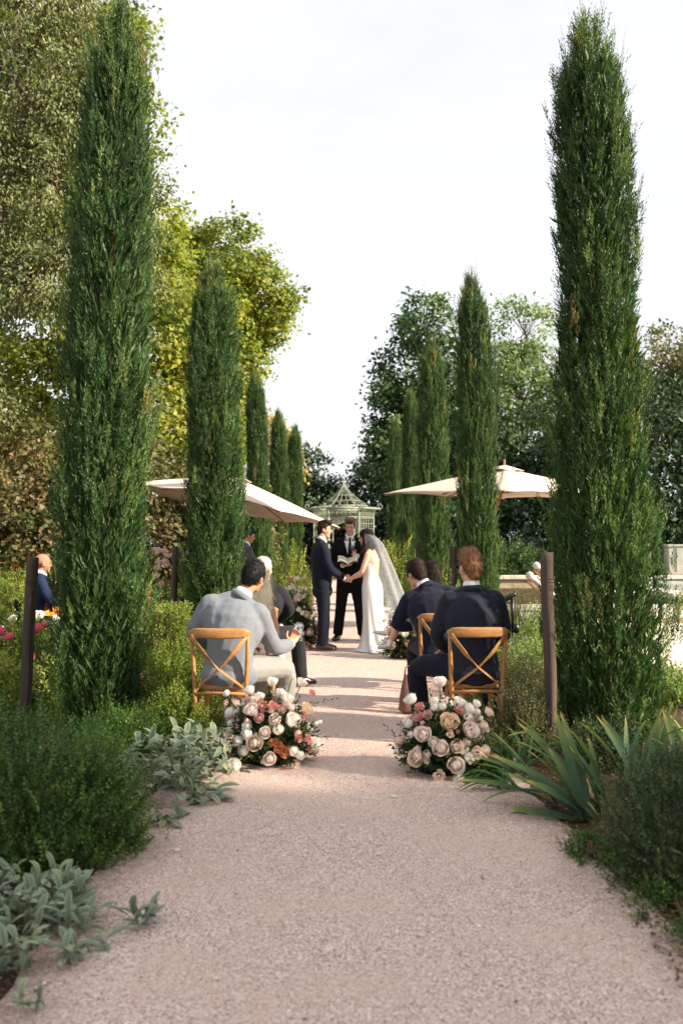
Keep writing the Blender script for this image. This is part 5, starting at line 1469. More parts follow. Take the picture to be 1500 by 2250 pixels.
def collar(parent, J, B, mt, r=.066, h=.045, tilt=.25, name='shirt_collar', s=1.0, drop=.0):
    hc = Vector(J['head']); sc = Vector(J['sc']); up = (hc - sc).normalized()
    base = sc + up * (.060 * s - drop); f = B @ V3(0, 1, 0); f = (f - up * f.dot(up)).normalized(); rr = f.cross(up)
    m = MB(); V = []; F = []; n = 28
    for lv, (dz, k) in enumerate(((0, 1.06), (h, .98), (h + .002, .93), (0, 1.0))):
        for i in range(n):
            a = 2 * math.pi * i / n
            p = base + (f * math.cos(a) * r * 1.04 + rr * math.sin(a) * r) * k * s + up * (dz * s) - up * (tilt * .07 * max(0, math.cos(a)) * s)
            V.append(p)
    for lv in range(4):
        for i in range(n):
            F.append((lv * n + i, lv * n + (i + 1) % n, ((lv + 1) % 4) * n + (i + 1) % n, ((lv + 1) % 4) * n + i))
    m.add(V, F); return m.build(name, mt, parent)

def cut_v(o, zb, zt, w0, w1, ymin=0.0):
    """open the jacket front in a V between heights zb and zt (local frame, front = +y)"""
    bm = bmesh.new(); bm.from_mesh(o.data)
    kill = []
    for f in bm.faces:
        c = f.calc_center_median()
        if c.y > ymin and zb < c.z < zt + .2:
            u = (c.z - zb) / (zt - zb); 
            if abs(c.x) < w0 + (w1 - w0) * min(1, u): kill.append(f)
    bmesh.ops.delete(bm, geom=kill, context='FACES'); bm.to_mesh(o.data); bm.free()

def body(t, J, skin, s=1.0, fem=False, hands=None, vox=.007, legs=True, feet=False, dec=.22):
    """the whole figure as one continuous skin: head, neck, trunk, arms, hands, legs"""
    m = MB(); c = Vector(J['head']); B = head_basis(J['hf'], J.get('hu', (0, 0, 1)))
    add_head(m, c, B, s)
    torso(m, J, 0, None, True, s, fem)
    sc = Vector(J['sc'])
    m.tube([sc + (c - sc) * .12, sc + (c - sc) * .45, c + B @ (V3(0, -.02, -.06) * s)], [(.07 * s, .065 * s), (.054 * s, .056 * s), (.052 * s, .056 * s)] if not fem else [(.06 * s, .058 * s), (.044 * s, .046 * s), (.043 * s, .047 * s)], 12, rights=[B @ V3(1, 0, 0)] * 3)
    ks = .82 if fem else 1.0
    for k in 'LR':
        limb(m, [J['sh' + k], J['el' + k], J['wr' + k]], [r * s * ks for r in ARM])
        if legs: limb(m, [J['hip' + k], J['kn' + k], J['an' + k]], [r * s * (ks + .08 * fem) for r in LEG])
        if feet: m.cap(J['an' + k], Vector(J['an' + k]) + Vector(J.get('toe' + k, (0, .12, -.05))), .035 * s, .03 * s)
        h = (hands or {}).get(k)
        if h: add_hand(m, J['wr' + k], *h, s=s * (.9 if fem else 1))
    o = m.build('body', skin, t); remesh(o, vox, 3, dec)
    return o, B

def suit(t, J, jm, tm, s=1.0, shirt='white', low=-.16, hem=None, vopen=None, shoes=None, toes=None, vox=.011, wr=.006, seed=0, cuffs=True, coll=True, shirtbody=True):
    if shirtbody:
        m = MB(); torso(m, J, .007, -.08, False, s); o = m.build('shirt', M[shirt], t); remesh(o, vox, 3, .35)
    m = MB(); torso(m, J, .022, low, True, s)
    if hem:
        for p, r in hem: m.ell(p, r)
    for k in 'LR':
        w0 = Vector(J['wr' + k]); e0 = Vector(J['el' + k])
        limb(m, [J['sh' + k], e0, w0.lerp(e0, .10)], [.072 * s, .066 * s, .060 * s, .056 * s, .046 * s])
    o = m.build('jacket', jm, t); remesh(o, vox, 4, .6); wrinkle(o, wr, seed=seed)
    if vopen: cut_v(o, *vopen)
    # jacket collar standing round the back of the neck
    B = head_basis(J['hf'], J.get('hu', (0, 0, 1)))
    if coll:
        collar(t, J, B, M[shirt], .066, .072, .5, 'shirt_collar', s, drop=-.004)
        collar(t, J, B, jm, .088, .046, 1.1, 'jacket_collar', s, drop=.006)
    if cuffs:
        for k in 'LR':
            w0 = Vector(J['wr' + k]); e0 = Vector(J['el' + k]); c = MB(); c.tube([w0.lerp(e0, .16), w0.lerp(e0, .01)], [.036 * s, .036 * s], 12); c.build('shirt_cuff', M[shirt], t)
    m = MB()
    pel = Vector(J['pelvis'])
    m.ell(pel + V3(0, 0, -.02), (.178 * s, .13 * s, .12 * s), None, 18, 10)
    for k in 'LR':
        an = Vector(J['an' + k]); kn = Vector(J['kn' + k])
        limb(m, [J['hip' + k], kn, an + V3(0, 0, -.015)], [.108 * s, .096 * s, .080 * s, .078 * s, .072 * s])
    o = m.build('trousers', tm, t); remesh(o, vox, 4, .4); wrinkle(o, wr * .9, (7, 7, 7), seed + 3)
    if shoes:
        for i, k in enumerate('LR'):
            shoe(t, J['an' + k], (toes or {}).get(k, (0, 1)), shoes, s)

def person(label, loc, rotz, s=1.0):
    return thing('person', label, 'person', loc, rotz)

# ---- the groom, in profile facing right
J = dict(pelvis=(0, -.02, .96), sc=(0, -.04, 1.475), hipL=(-.09, -.01, .93), hipR=(.09, -.01, .93), shL=(-.185, -.02, 1.455), shR=(.185, -.01, 1.455),
         elL=(-.23, .10, 1.16), elR=(.235, .08, 1.15), wrL=(-.07, .30, 1.02), wrR=(.10, .30, 1.02), knL=(-.11, .02, .51), knR=(.10, .0, .51), anL=(-.12, .0, .10), anR=(.11, -.02, .10),
         head=(0, .015, 1.715), hf=(.12, 1, -.12))
g = person('groom in dark navy suit and bow tie holding the bride hands', (-.29, 14.2, .016), R(-88))
body(g, J, M['skin'], 1.0, hands={'L': ((.5, .8, -.25), (0, .2, 1), (1, .1, 0), .55), 'R': ((-.35, .85, -.25), (0, .2, 1), (-1, .1, 0), .55)}, vox=.008)
B = head_basis(J['hf'], (0, 0, 1)); face_bits(g, J['head'], B, M['hairbrown'])
short_hair(g, J['head'], B, M['hairbrown'], 1.0, 1.06, tufts=900, seed=2, quiff=.008)
suit(g, J, M['navy'], M['navy'], 1.0, low=-.42 if False else -.16, hem=[((0, -.015, .84), (.2, .15, .13))], vopen=(1.12, 1.48, .006, .075, .03), shoes=M['shoebrown'], toes={'L': (.15, 1), 'R': (.05, 1)}, seed=1)
for k in (-1, 1):
    m = MB(); m.tube([(k * .006, .088, 1.525), (k * .03, .086, 1.527), (k * .058, .08, 1.53)], [(.010, .01), (.02, .011), (.026, .008)], 8, rights=[(0, 0, 1)] * 3); m.build('bow_tie', M['black'], g)

# ---- the officiant, facing the camera behind the couple
J = dict(pelvis=(0, 0, .99), sc=(0, -.03, 1.535), hipL=(-.095, 0, .95), hipR=(.095, 0, .95), shL=(-.20, -.02, 1.505), shR=(.20, -.02, 1.505),
         elL=(-.30, .03, 1.20), elR=(.29, .05, 1.17), wrL=(-.105, .21, 1.32), wrR=(.10, .27, 1.175), knL=(-.15, .03, .53), knR=(.14, .02, .53), anL=(-.20, .0, .10), anR=(.19, -.02, .10),
         head=(0, .03, 1.785), hf=(.05, 1, -.38))
g = person('officiant in black suit reading between the couple, microphone and book in hand', (.095, 15.6, .016), R(180))
body(g, J, M['skin'], 1.04, hands={'L': ((.75, .45, .35), (.1, -.3, 1), (.3, 1, 0), 1.05), 'R': ((-.75, .55, .1), (0, 1, .3), (0, 0, 1), .35)}, vox=.008)
B = head_basis(J['hf'], (0, 0, 1)); face_bits(g, J['head'], B, M['hairred'], 1.04)
short_hair(g, J['head'], B, mat('hairauburn', H(84, 58, 44), .45, .4, var=.25, vscale=40), 1.04, 1.02, tufts=700, seed=3, quiff=.004)
suit(g, J, M['black'], M['black'], 1.04, hem=[((0, .0, .87), (.205, .15, .14))], vopen=(1.22, 1.545, .006, .085, .03), shoes=M['shoeblack'], toes={'L': (-.3, 1), 'R': (.35, 1)}, seed=5)
m = MB(); m.tube([(0, .098, 1.60), (0, .112, 1.56), (0, .136, 1.45), (0, .15, 1.36), (0, .15, 1.25)], [(.017, .012), (.014, .008), (.024, .006), (.03, .006), (.032, .006)], 8, rights=[(1, 0, 0)] * 5); m.build('necktie', M['black'], g)
OFF = Matrix.Translation((.095, 15.6, .016)) @ Matrix.Rotation(R(180), 4, 'Z')
t = thing('microphone', 'black handheld microphone with silver grille held by the officiant', 'microphone', OFF @ V3(-.022, .285, 1.335), 0)
t.rotation_euler = (R(14), R(4), 0)
b = MB(); b.tube([(0, 0, -.07), (0, 0, .05), (0, 0, .1)], [.013, .017, .024], 12); b.build('handle', M['plastic'], t)
b = MB(); b.ell((0, 0, .125), (.029, .029, .034)); b.build('grille', M['grille'], t)
t = thing('open_book', 'small open black book held by the officiant', 'book', OFF @ V3(.035, .36, 1.235), R(180))
for k in (-1, 1):
    b = MB(); V = []; n = 7
    for z, o_ in ((.012, 0), (-.004, 1)):
        for i in range(n):
            u = i / (n - 1); x = k * .15 * u; zz = .03 * math.sin(u * math.pi * .75) + .02 * u
            for y in (-.1, .1): V.append((x, y * (1 - .0 * u), zz + z - y * .35))
    m2 = 2 * n; F = []
    for lv in (0, 1):
        for i in range(n - 1): F.append((lv * m2 + 2 * i, lv * m2 + 2 * i + 1, lv * m2 + 2 * i + 3, lv * m2 + 2 * i + 2))
    F += [(2 * i + e, 2 * i + 2 + e, m2 + 2 * i + 2 + e, m2 + 2 * i + e) for i in range(n - 1) for e in (0, 1)] + [(2 * n - 2, 2 * n - 1, m2 + 2 * n - 1, m2 + 2 * n - 2)]
    b.add(V, F); b.build('pages', M['paper'], t)
    b = MB(); b.tube([(0, 0, -.02), (k * .08, 0, .01), (k * .158, 0, .018)], [(.108, .004)] * 3, 8, rights=[(0, 1, -.33)] * 3); b.build('cover', M['bookcover'], t)

# ---- the bride, facing the groom, back turned a little to the camera
J = dict(pelvis=(0, -.02, .93), sc=(0, .0, 1.385), hipL=(-.085, 0, .90), hipR=(.085, 0, .90), shL=(-.155, .01, 1.365), shR=(.155, .01, 1.365),
         elL=(-.21, .08, 1.115), elR=(.20, .10, 1.10), wrL=(-.10, .275, 1.015), wrR=(.02, .29, 1.02), knL=(-.09, .03, .5), knR=(.09, .02, .5), anL=(-.08, .0, .1), anR=(.08, 0, .1),
         head=(0, .075, 1.60), hf=(-.05, 1, -.2))
g = person('bride in white satin strapless gown and long veil holding the groom hands', (.385, 14.1, .016), R(76))
body(g, J, M['skin'], .98, fem=True, hands={'L': ((.35, .9, -.15), (0, .2, 1), (1, .1, 0), .5), 'R': ((-.2, .95, -.15), (0, .2, 1), (-1, .1, 0), .5)}, vox=.008)
B = head_basis(J['hf'], (0, 0, 1)); face_bits(g, J['head'], B, M['hairdark'], .95)
m = MB(); c = Vector(J['head'])
m.ell(c + V3(0, -.012, .04), (.084, .105, .09)); m.ell(c + V3(0, -.05, -.02), (.085, .075, .11))
m.tube([c + V3(0, -.05, .0), c + V3(0, -.075, -.12), c + V3(.0, -.075, -.24), c + V3(.0, -.055, -.36)], [(.085, .05), (.09, .05), (.08, .04), (.03, .02)], 14, rights=[(1, 0, 0)] * 4)
for k in (-1, 1):
    m.tube([c + V3(k * .075, .0, .02), c + V3(k * .085, .0, -.1), c + V3(k * .095, .03, -.2), c + V3(k * .085, .06, -.32), c + V3(k * .09, .06, -.4)], [.03, .035, .034, .028, .01], 10)
o = m.build('hair', M['hairdark'], g); remesh(o, .009, 3); wrinkle(o, .006, (30, 30, 7), 4)
hair_tufts(o, M['hairdark'], g, 900, .09, .004, lambda p: np.array((0, 0, -1.0)), 5)
# gown: strapless bodice, slim hips, skirt flowing back into a short train
V = []; F = []; n = 64
rows = [(1.255, 0, .012, .142, .112, 0), (1.24, 0, .012, .146, .117, 0), (1.18, 0, .008, .144, .115, 0), (1.08, 0, 0, .126, .10, 0), (1.03, 0, -.005, .134, .108, 0), (.95, 0, -.015, .168, .135, .02), (.88, 0, -.02, .185, .148, .05),
        (.75, 0, -.02, .185, .145, .12), (.6, 0, -.03, .185, .145, .25), (.45, 0, -.045, .19, .155, .4), (.3, 0, -.06, .20, .175, .6), (.18, 0, -.08, .215, .21, .8), (.09, 0, -.105, .24, .255, 1.0), (.035, 0, -.155, .28, .34, 1.15), (.012, 0, -.22, .32, .44, 1.2), (.004, 0, -.27, .36, .52, 1.2)]
for (z, x, y, rx, ry, w_) in rows:
    for k in range(n):
        a = 2 * math.pi * k / n
        f = 1 + w_ * (.07 * math.sin(7 * a + z * 2.0) + .05 * math.sin(11 * a + 1.3 + z) + .05 * noise.noise((math.cos(a) * 2, math.sin(a) * 2, z * 1.5)))
        bk = max(0, -math.sin(a))
        yy = math.sin(a) * ry * f
        if z < .4: yy -= bk ** 2 * (0.4 - z) * .35
        zz = z + (.006 * math.sin(9 * a) + .01 * noise.noise((a * 2, z, 1)) if z < .1 else 0)
        V.append((x + math.cos(a) * rx * f, y + yy, max(.003, zz)))
for j in range(len(rows) - 1):
    for k in range(n):
        F.append((j * n + k, j * n + (k + 1) % n, (j + 1) * n + (k + 1) % n, (j + 1) * n + k)[::-1])
m = MB(); m.add(V, F); o = m.build('gown', M['satin'], g)
bake(o, ('SUBSURF', dict(levels=1, render_levels=1))); wrinkle(o, .006, (8, 8, 3), 7)
# veil: sheer tulle from the crown down the back
def veil_mat():
    m = bpy.data.materials.new('veil'); m.use_nodes = True; t = m.node_tree; b = t.nodes['Principled BSDF']
    b.inputs['Base Color'].default_value = (.82, .86, .98, 1); b.inputs['Roughness'].default_value = .7; b.inputs['Sheen Weight'].default_value = .3  # cool cast of shade painted into the white tulle as blue
    tr = t.nodes.new('ShaderNodeBsdfTransparent'); tl = t.nodes.new('ShaderNodeBsdfTranslucent'); tl.inputs['Color'].default_value = (.82, .86, .98, 1)
    m1 = t.nodes.new('ShaderNodeMixShader'); m1.inputs['Fac'].default_value = .5
    t.links.new(b.outputs['BSDF'], m1.inputs[1]); t.links.new(tl.outputs['BSDF'], m1.inputs[2])
    lw = t.nodes.new('ShaderNodeLayerWeight'); lw.inputs['Blend'].default_value = .35
    mr_ = t.nodes.new('ShaderNodeMapRange'); mr_.inputs['To Min'].default_value = .10; mr_.inputs['To Max'].default_value = .40
    t.links.new(lw.outputs['Facing'], mr_.inputs['Value'])
    m2 = t.nodes.new('ShaderNodeMixShader'); t.links.new(mr_.outputs['Result'], m2.inputs['Fac'])
    t.links.new(tr.outputs['BSDF'], m2.inputs[1]); t.links.new(m1.outputs['Shader'], m2.inputs[2])
    t.links.new(m2.outputs['Shader'], t.nodes['Material Output'].inputs['Surface']); M['veil'] = m
veil_mat()
V = []; F = []; nr, nc = 34, 60
for i in range(nr):
    u = i / (nr - 1)
    z = 1.728 - 1.30 * u ** 1.12
    cy = .075 - .175 * min(1, u * 5) - .50 * u ** 1.25
    wd = .03 + .085 * min(1, u * 6) + .22 * u
    dp = .02 + .10 * min(1, u * 5) + .30 * u
    for j in range(nc):
        v = -1 + 2 * j / (nc - 1); a = v * 1.75
        fold = (.006 + .028 * u) * min(1, u * 4) * (math.sin(v * 9 + u * 2.2) + .5 * math.sin(v * 14 + 2 - u * 3) + .6 * noise.noise((v * 4, u * 3, 2)))
        x = math.sin(a) * (wd + fold); y = cy + dp - (dp + fold) * math.cos(a) * 1.0
        V.append((x, y - (.0), z - .05 * (1 - math.cos(a)) * u + (.03 * math.sin(v * 8) * u * u)))
for i in range(nr - 1):
    for j in range(nc - 1):
        q = i * nc + j; F.append((q, q + 1, q + nc + 1, q + nc))
m = MB(); m.add(V, F); m.build('veil', M['veil'], g)
m = MB(); m.tube([c + V3(x, .02, .118 - abs(x) * .5) for x in (-.05, -.025, 0, .025, .05)], [.008] * 5, 6); m.build('hair_comb', M['white'], g)

# ---- man in the light grey suit, leaning right with a phone
J = dict(pelvis=(.03, -.05, .575), sc=(.075, .06, 1.035), hipL=(-.05, .02, .56), hipR=(.12, -.06, .56), shL=(-.13, .05, 1.055), shR=(.265, .03, .975),
         elL=(-.27, .06, .82), elR=(.37, .13, .70), wrL=(-.08, .33, .68), wrR=(.485, .385, .715), knL=(.20, .43, .56), knR=(.47, .30, .545), anL=(.18, .44, .11), anR=(.40, .40, .11),
         head=(.205, .155, 1.265), hf=(.45, .85, -.22), hu=(.22, .05, 1), slump=.035)
g = person('man in light grey suit leaning over to film with a phone', (-.91, 7.68, .016), 0)
body(g, J, M['skintan'], 1.03, hands={'L': ((.8, .5, -.1), (0, 0, 1), (.3, -1, 0), .3), 'R': ((.25, .7, .45), (-.8, .2, .3), (-.2, -.5, .8), .75)}, vox=.007)
B = head_basis(J['hf'], J['hu']); face_bits(g, J['head'], B, M['hairblack'], 1.0)
short_hair(g, J['head'], B, M['hairblack'], 1.04, 1.06, nape=-.07, tufts=2400, seed=6, L=.034)
suit(g, J, M['lightgrey'], M['palegrey'], 1.07, hem=[((.03, -.06, .52), (.215, .17, .12)), ((.16, -.05, .53), (.10, .11, .1))], shoes=M['shoebrown'], toes={'L': (.5, 1), 'R': (.8, 1)}, seed=9, wr=.0055, vox=.01)
t = thing('mobile_phone', 'mobile phone filming the ceremony in the grey suited man hand', 'phone', V3(-.91, 7.68, .016) + V3(.535, .50, .795), R(12))
t.rotation_euler = (R(-14), R(4), R(14))
b = MB(); b.box((0, 0, 0), (.072, .009, .148)); b.build('case', M['plastic'], t, smooth=False, bevel=.004)
def screen_mat():
    m = bpy.data.materials.new('screen'); m.use_nodes = True; q = m.node_tree; b = q.nodes['Principled BSDF']
    co = q.nodes.new('ShaderNodeTexCoord'); n = q.nodes.new('ShaderNodeTexNoise'); n.inputs['Scale'].default_value = 38
    r = q.nodes.new('ShaderNodeValToRGB'); e = r.color_ramp.elements
    e[0].position = .38; e[0].color = H(24, 30, 34); e[1].position = .62; e[1].color = H(190, 196, 200)
    q.links.new(co.outputs['Object'], n.inputs['Vector']); q.links.new(n.outputs['Fac'], r.inputs['Fac'])
    q.links.new(r.outputs['Color'], b.inputs['Emission Color']); b.inputs['Emission Strength'].default_value = .6
    b.inputs['Base Color'].default_value = (.01, .01, .01, 1); b.inputs['Roughness'].default_value = .15; M['screen'] = m
screen_mat()
b = MB(); b.box((0, -.0062, 0), (.064, .002, .138)); b.build('screen', M['screen'], t, smooth=False)
m = mat('recdot', H(220, 40, 40), .4); m.node_tree.nodes['Principled BSDF'].inputs['Emission Color'].default_value = H(220, 30, 30); m.node_tree.nodes['Principled BSDF'].inputs['Emission Strength'].default_value = .8
b = MB(); b.box((0, -.0085, .056), (.022, .002, .007)); b.build('record_badge', m, t, smooth=False)

# ---- blonde woman behind him
J = dict(pelvis=(.02, -.03, .56), sc=(.05, .03, .97), hipL=(-.07, 0, .55), hipR=(.10, 0, .55), shL=(-.10, .03, .955), shR=(.20, .02, .94),
         elL=(-.19, .08, .72), elR=(.25, .10, .70), wrL=(0, .3, .66), wrR=(.16, .33, .66), knL=(.02, .44, .55), knR=(.2, .42, .55), anL=(.0, .42, .1), anR=(.2, .42, .1), head=(.10, .06, 1.185), hf=(.2, 1, -.1))
g = person('woman with long blonde hair in a floral dress behind the grey suited man', (-.85, 8.85, .016), 0)
body(g, J, M['skin'], .96, fem=True, hands={'L': ((.6, .7, -.1), (0, .3, 1), (0, -.3, -1), .4), 'R': ((-.5, .8, -.1), (0, .3, 1), (0, -.3, -1), .4)}, vox=.009, feet=True)
B = head_basis(J['hf'], (0, 0, 1)); c = Vector(J['head']); m = MB()
face_bits(g, c, B, M['hairblond'], .95)
m.ell(c + V3(0, -.015, .035), (.083, .1, .088)); m.ell(c + V3(0, -.05, -.03), (.085, .07, .11))
m.tube([c + V3(.01, -.06, 0), c + V3(.02, -.09, -.14), c + V3(.04, -.115, -.27), c + V3(.045, -.125, -.38)], [(.085, .045), (.085, .04), (.07, .032), (.03, .015)], 14, rights=[(1, 0, 0)] * 4)
m.tube([c + V3(.06, -.02, .0), c + V3(.085, -.04, -.12), c + V3(.09, -.06, -.26), c + V3(.085, -.06, -.36)], [.03, .034, .026, .008], 10)
o = m.build('hair', M['hairblond'], g); remesh(o, .009, 3); wrinkle(o, .006, (30, 30, 6), 4)
hair_tufts(o, M['hairblond'], g, 1300, .09, .003, lambda p: np.array((0, 0, -1.0)), 15, spread=.14)
def floral():
    m = mat('floral', H(232, 218, 206), .8, .2); t = m.node_tree; b = t.nodes['Principled BSDF']
    co = t.nodes.new('ShaderNodeTexCoord'); v = t.nodes.new('ShaderNodeTexNoise'); v.inputs['Scale'].default_value = 16; v.inputs['Detail'].default_value = 2
    r = t.nodes.new('ShaderNodeValToRGB'); e = r.color_ramp.elements
    e[0].position = .36; e[0].color = H(150, 60, 60); e[1].position = .46; e[1].color = H(236, 222, 208)
    x = e.new(.6); x.color = H(236, 222, 208); x = e.new(.68); x.color = H(190, 140, 90)
    t.links.new(co.outputs['Object'], v.inputs['Vector']); t.links.new(v.outputs['Fac'], r.inputs['Fac']); t.links.new(r.outputs['Color'], b.inputs['Base Color'])
floral()
m = MB(); torso(m, {**J, 'sc': (.045, .02, .90), 'shL': (-.06, .02, .86), 'shR': (.15, .02, .86)}, .012, -.16, False, .94, True)
for k in 'LR': limb(m, [J['hip' + k], J['kn' + k], Vector(J['an' + k]) + V3(0, 0, .22)], [.11, .105, .10, .11, .12])
o = m.build('dress', M['floral'], g); remesh(o, .012, 4); wrinkle(o, .008, seed=3)

# ---- white-haired man in the third row
J = dict(pelvis=(.0, -.04, .57), sc=(.05, .02, 1.04), hipL=(-.08, 0, .56), hipR=(.1, -.02, .56), shL=(-.14, .02, 1.03), shR=(.235, .03, 1.01),
         elL=(-.24, .06, .78), elR=(.325, .13, .83), wrL=(.02, .33, .68), wrR=(.14, .36, .70), knL=(.14, .44, .56), knR=(.38, .36, .58), anL=(.2, .46, .11), anR=(.42, .42, .11), head=(.055, .06, 1.265), hf=(.55, .85, -.1))
g = person('white-haired man in charcoal suit, third row on the left', (-.875, 10.2, .016), 0)
body(g, J, M['skin'], 1.0, hands={'L': ((.8, .4, -.1), (0, .3, 1), (0, -.3, -1), .5), 'R': ((-.8, .4, -.1), (0, .3, 1), (0, -.3, -1), .5)}, vox=.008)
B = head_basis(J['hf'], (0, 0, 1)); face_bits(g, J['head'], B, M['hairwhite'])
short_hair(g, J['head'], B, M['hairwhite'], 1.0, .95, tufts=1100, seed=8, L=.022)
suit(g, J, M['charcoal'], M['charcoal'], 1.0, hem=[((0, -.04, .5), (.2, .16, .12))], shoes=M['shoeblack'], toes={'L': (.5, 1), 'R': (.9, .6)}, seed=12, wr=.008)

# ---- red-haired man with sunglasses
J = dict(pelvis=(0, -.06, .585), sc=(0, -.01, 1.095), hipL=(-.10, -.02, .57), hipR=(.10, -.02, .57), shL=(-.19, 0, 1.075), shR=(.19, 0, 1.08),
         elL=(-.285, .04, .80), elR=(.27, .06, .80), wrL=(-.14, .29, .66), wrR=(.05, .31, .66), knL=(-.42, .32, .545), knR=(.20, .44, .56), anL=(-.36, .36, .11), anR=(.22, .42, .11), head=(-.015, .02, 1.345), hf=(-.40, .92, -.02))
g = person('red-haired man with sunglasses in dark navy suit, front row on the right', (1.0, 7.78, .016), R(1))
body(g, J, M['skin'], 1.05, hands={'L': ((.8, .4, -.1), (0, .3, 1), (0, -.3, -1), .5), 'R': ((-.8, .4, -.1), (0, .3, 1), (0, -.3, -1), .5)}, vox=.007)
B = head_basis(J['hf'], (0, 0, 1)); face_bits(g, J['head'], B, M['hairred'], 1.05)
short_hair(g, J['head'], B, M['hairred'], 1.06, 1.04, tufts=2600, seed=10, quiff=.014, L=.03)
suit(g, J, mat('inknavy', H(36, 40, 49), .8, .15, var=.08, vscale=25, sheen=.06, bump=.12, bscale=30), M['navy'], 1.0, hem=[((0, -.07, .52), (.205, .17, .12))], shoes=M['shoeblack'], toes={'L': (-.3, 1), 'R': (.2, 1)}, seed=15, wr=.009, vox=.01)
c = Vector(J['head']); m = MB()
for k in (-1, 1):
    m.ell(c + B @ V3(k * .036, .1, .004), (.03, .008, .024), B, 12, 8)
    m.bar(c + B @ V3(k * .066, .09, .012), c + B @ V3(k * .083, -.02, .012), .006, .008)
m.bar(c + B @ V3(-.01, .104, .01), c + B @ V3(.01, .104, .01), .005, .005); m.build('sunglasses', M['plastic'], g)

# ---- navy suited man with a child on his lap
J = dict(pelvis=(-.02, -.03, .575), sc=(-.085, .10, 1.045), hipL=(-.11, 0, .56), hipR=(.08, 0, .56), shL=(-.275, .11, 1.0), shR=(.115, .07, 1.05),
         elL=(-.40, .17, .755), elR=(.20, .16, .78), wrL=(-.22, .38, .72), wrR=(.0, .42, .70), knL=(-.20, .43, .555), knR=(.12, .44, .56), anL=(-.19, .40, .11), anR=(.14, .42, .11), head=(-.205, .19, 1.24), hf=(-.5, .8, -.42), hu=(-.1, .1, 1), slump=.03)
g = person('dark-haired man in navy suit bending over the child on his lap', (.885, 9.22, .016), 0)
body(g, J, M['skin'], 1.02, hands={'L': ((.5, .8, 0), (0, .3, 1), (.8, -.5, 0), .5), 'R': ((-.7, .5, 0), (0, .3, 1), (-.3, -.8, 0), .5)}, vox=.007)
B = head_basis(J['hf'], J['hu']); face_bits(g, J['head'], B, M['hairbrown'], 1.0)
short_hair(g, J['head'], B, mat('hairmid', H(44, 32, 26), .6, .15, var=.3, vscale=40), 1.05, 1.05, tufts=2200, seed=11, L=.032)
suit(g, J, M['bluenavy'], M['bluenavy'], 1.04, hem=[((-.02, -.05, .52), (.2, .16, .12))], shoes=M['shoeblack'], toes={'L': (0, 1), 'R': (.2, 1)}, seed=18, wr=.009, vox=.01)

J = dict(pelvis=(0, 0, .07), sc=(0, .01, .30), hipL=(-.05, 0, .06), hipR=(.05, 0, .06), shL=(-.09, .01, .29), shR=(.09, .01, .29), elL=(-.12, .06, .18), elR=(.12, .06, .18), wrL=(-.06, .13, .12), wrR=(.06, .13, .12),
         knL=(-.065, .185, .05), knR=(.06, .19, .03), anL=(-.10, .27, -.13), anR=(.075, .335, -.035), head=(0, .01, .46), hf=(0, 1, 0))
g = person('small child in white shoes sitting sideways on the navy suited man lap', (.72, 9.6, .705), R(78))
body(g, J, M['skin'], .62, hands={'L': ((.3, 1, 0), (0, 0, 1), (1, 0, 0), .4), 'R': ((-.3, 1, 0), (0, 0, 1), (-1, 0, 0), .4)}, vox=.006)
B = head_basis(J['hf'], (0, 0, 1)); short_hair(g, J['head'], B, M['hairbrown'], .68, 1.05, tufts=300, seed=14); face_bits(g, J['head'], B, M['hairbrown'], .62)
m = MB(); torso(m, J, .014, -.16, False, .62)
for k in 'LR': limb(m, [J['sh' + k], Vector(J['sh' + k]).lerp(Vector(J['el' + k]), .6)] if False else [J['sh' + k], Vector(J['sh' + k]).lerp(Vector(J['el' + k]), .4), Vector(J['sh' + k]).lerp(Vector(J['el' + k]), .7)], [.05, .05, .05, .05, .05])
m.tube([(0, .02, .11), (0, .06, .06), (0, .12, .05), (0, .17, .045)], [(.1, .09), (.12, .08), (.125, .07), (.125, .065)], 14, rights=[(1, 0, 0)] * 4)
o = m.build('dress', mat('childdress', H(206, 196, 190), .85, .15), g); remesh(o, .01, 4); wrinkle(o, .005)
for k in 'LR':
    an = Vector(J['an' + k]); kn = Vector(J['kn' + k]); dv = (an - kn).normalized(); fw = Vector((0, 1, -.15 if k == 'L' else .1)).normalized()
    m = MB(); m.cap(an - dv * .05, an + dv * .005, .029, .028); o = m.build('sock', M['white'], g)
    m = MB(); b0 = an + dv * .02
    m.tube([b0 - fw * .035, b0 - fw * .02, b0 + fw * .03, b0 + fw * .08, b0 + fw * .105], [(.018, .018), (.027, .026), (.028, .024), (.026, .017), (.01, .008)], 12, rights=[(1, 0, 0)] * 5)
    o = m.build('shoe', M['shoesilver'], g)
    m = MB(); m.tube([b0 - fw * .03 + dv * .02, b0 + fw * .035 + dv * .02, b0 + fw * .1 + dv * .013], [(.024, .004), (.028, .004), (.012, .003)], 10, rights=[(1, 0, 0)] * 3); m.build('sole', M['sole'], o)
    m = MB(); m.tube([b0 + fw * .025 - dv * .026, b0 + fw * .05 - dv * .02 + V3(.015, 0, 0)], [.005, .003], 6); m.build('bow', M['wire'], o)

